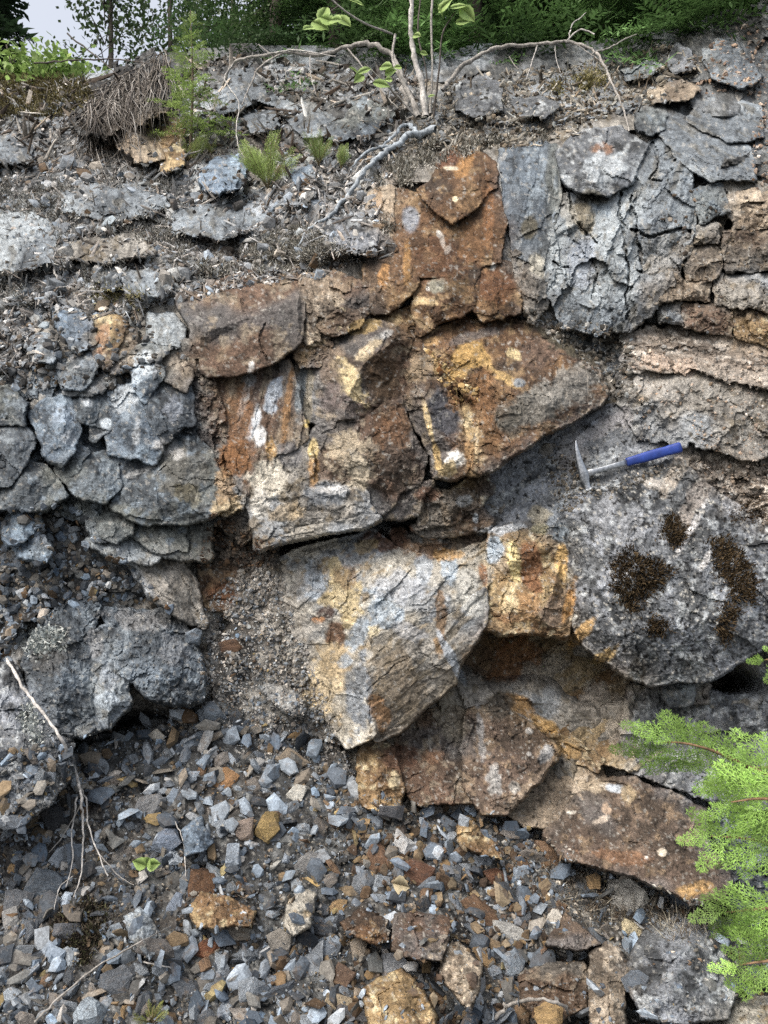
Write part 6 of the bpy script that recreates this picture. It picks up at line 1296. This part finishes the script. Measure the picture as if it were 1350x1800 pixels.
airy(185, 6.4, 3.4, .36, 2400, LG2, 'slender airy tree against the bright sky, behind the hanging roots', leaf=.05)
airy(290, 6.9, 3.8, .55, 4200, LG2, 'airy tree right of the sky gap', leaf=.05)
airy(400, 6.2, 3.4, .6, 4600, LG2, 'airy tree behind the spruce sapling', leaf=.05)
airy(120, 8.6, 2.6, .5, 900, LG, 'thin pale tree low in the sky gap', leaf=.05, ncl=18)
airy(20, 4.6, .75, .34, 2600, lin('#8fb04c'), 'leafy bright green bush at the left edge', 'leafy_bush', .05, .055)
airy(105, 4.55, .6, .32, 2600, lin('#93b450'), 'leafy green bush above the mossy hummock', 'leafy_bush', .05, .05)
airy(180, 4.6, .5, .26, 1800, lin('#86a44a'), 'leafy green bush behind the thin dead branch', 'leafy_bush', .05, .05)
airy(330, 5.1, .7, .40, 1800, LG2, 'darker bush behind the spruce sapling', 'leafy_bush', .05, .045)
airy(430, 5.0, .7, .36, 1600, LG2, 'darker bush above the fractured slab', 'leafy_bush', .05, .045)

# ------------------------------------------------------------------ geologist's hammer
HB = .032
Ph = world(1026, 834, float(surf(np.array([1026]), np.array([834]))[0]) - .024); Pe = world(1196, 786, min(float(surf(np.array([q_]), np.array([r_]))[0]) + 0 for q_ in (1100, 1140, 1160, 1180, 1200) for r_ in (785, 800, 810)) - .022)
xa = Pe - Ph; Lh = np.linalg.norm(xa); xa /= Lh
yt = world(1001, 782, Ph[1]) - Ph; ya = yt - xa * (yt @ xa); ya /= np.linalg.norm(ya); za = np.cross(xa, ya)
hm = empty('rock_hammer', tuple(Ph), "geologist's pick hammer with blue grip and steel head on the ledge", 'hammer')
hm.matrix_world = Matrix([[xa[0], ya[0], za[0], Ph[0]], [xa[1], ya[1], za[1], Ph[1]], [xa[2], ya[2], za[2], Ph[2]], [0, 0, 0, 1]])
def steel(name, colr, rough, metal=1.0, sc=120):
    m, t, b = new_mat(name); N = t.nodes.new; L = t.links.new
    n = N('ShaderNodeTexNoise'); n.inputs['Scale'].default_value = sc; n.inputs['Detail'].default_value = 5; co = N('ShaderNodeTexCoord'); L(co.outputs['Object'], n.inputs['Vector'])
    r = N('ShaderNodeValToRGB'); r.color_ramp.elements[0].position = .3; r.color_ramp.elements[1].position = .7
    r.color_ramp.elements[0].color = (*[c * .55 for c in colr], 1); r.color_ramp.elements[1].color = (*colr, 1); L(n.outputs['Fac'], r.inputs[0]); L(r.outputs[0], b.inputs['Base Color'])
    mr = N('ShaderNodeMapRange'); mr.inputs[3].default_value = rough - .1; mr.inputs[4].default_value = rough + .15; L(n.outputs['Fac'], mr.inputs[0]); L(mr.outputs[0], b.inputs['Roughness'])
    b.inputs['Metallic'].default_value = metal
    bp = N('ShaderNodeBump'); bp.inputs['Strength'].default_value = .15; bp.inputs['Distance'].default_value = .001; L(n.outputs['Fac'], bp.inputs['Height']); L(bp.outputs[0], b.inputs['Normal'])
    return m
M_STEEL = steel('forged_steel', (.52, .56, .60), .42); M_GRIP = steel('blue_grip', (.02, .06, .33), .55, 0.0, 45)
def loft(name, secs, mat, n=16, axis='x', p=4.0):
    """secs: (pos along axis, centre a, centre b, half a, half b)"""
    V = []; F = []
    for (s, ca, cb, ha, hb) in secs:
        for k in range(n):
            t = 2 * math.pi * k / n; c, s_ = math.cos(t), math.sin(t)
            u = math.copysign(abs(c) ** (2 / p), c) * ha + ca; v = math.copysign(abs(s_) ** (2 / p), s_) * hb + cb
            V.append((s, u, v) if axis == 'x' else (u, s, v))
    m = len(secs)
    for i in range(m - 1):
        for k in range(n): F.append((i * n + k, i * n + (k + 1) % n, (i + 1) * n + (k + 1) % n, (i + 1) * n + k))
    V.append(tuple(np.mean(V[:n], 0))); V.append(tuple(np.mean(V[n * (m - 1):n * m], 0)))
    me = bpy.data.meshes.new(name); me.from_pydata(V, [], F + [(len(V) - 2, (k + 1) % n, k) for k in range(n)] + [(len(V) - 1, (m - 1) * n + k, (m - 1) * n + (k + 1) % n) for k in range(n)])
    bm = bmesh.new(); bm.from_mesh(me); bmesh.ops.recalc_face_normals(bm, faces=bm.faces[:]); bm.to_mesh(me); bm.free()
    me.polygons.foreach_set('use_smooth', np.ones(len(me.polygons), bool)); me.update()
    return link(name, me, hm, mat=mat)
k = Lh / .31
loft('head', [(-.062, .002, 0, .0100, .0100), (-.060, .002, 0, .0112, .0112), (-.046, .002, 0, .0112, .0112), (-.040, .001, 0, .0100, .0098), (-.026, 0, 0, .0112, .0100), (-.012, 0, 0, .0150, .0115), (.008, 0, 0, .0150, .0112), (.022, -.001, 0, .0125, .0100), (.045, -.002, 0, .0105, .0085), (.070, -.001, 0, .0082, .0066), (.092, .001, 0, .0052, .0046), (.106, .004, 0, .0026, .0024), (.112, .0055, 0, .0008, .0008)], M_STEEL, axis='y', p=3.2)
loft('shank', [(.006, 0, 0, .0120, .0075), (.03, 0, 0, .0095, .0065), (.06 * k, 0, 0, .0080, .0060), (.10 * k, 0, 0, .0085, .0060), (.152 * k, 0, 0, .0095, .0062)], M_STEEL, axis='x', p=5)
secs = [(.138 * k, 0, 0, .0100, .0075), (.1385 * k, 0, 0, .0128, .0098), (.148 * k, 0, 0, .0138, .0105)]
for i in range(14):
    x = .156 + i * .0098; big = .0002 + .0022 * math.sin(math.pi * i / 13) + (.002 if i > 11 else 0)
    secs += [(x * k, 0, 0, .0132 + big, .0104 + big * .5), ((x + .0045) * k, 0, 0, .0141 + big, .0111 + big * .5)]
secs += [(.300 * k, 0, 0, .0165, .0128), (.308 * k, 0, 0, .0168, .0130), (.3115 * k, 0, 0, .0140, .0105)]
loft('grip', secs, M_GRIP, n=20, axis='x', p=3)
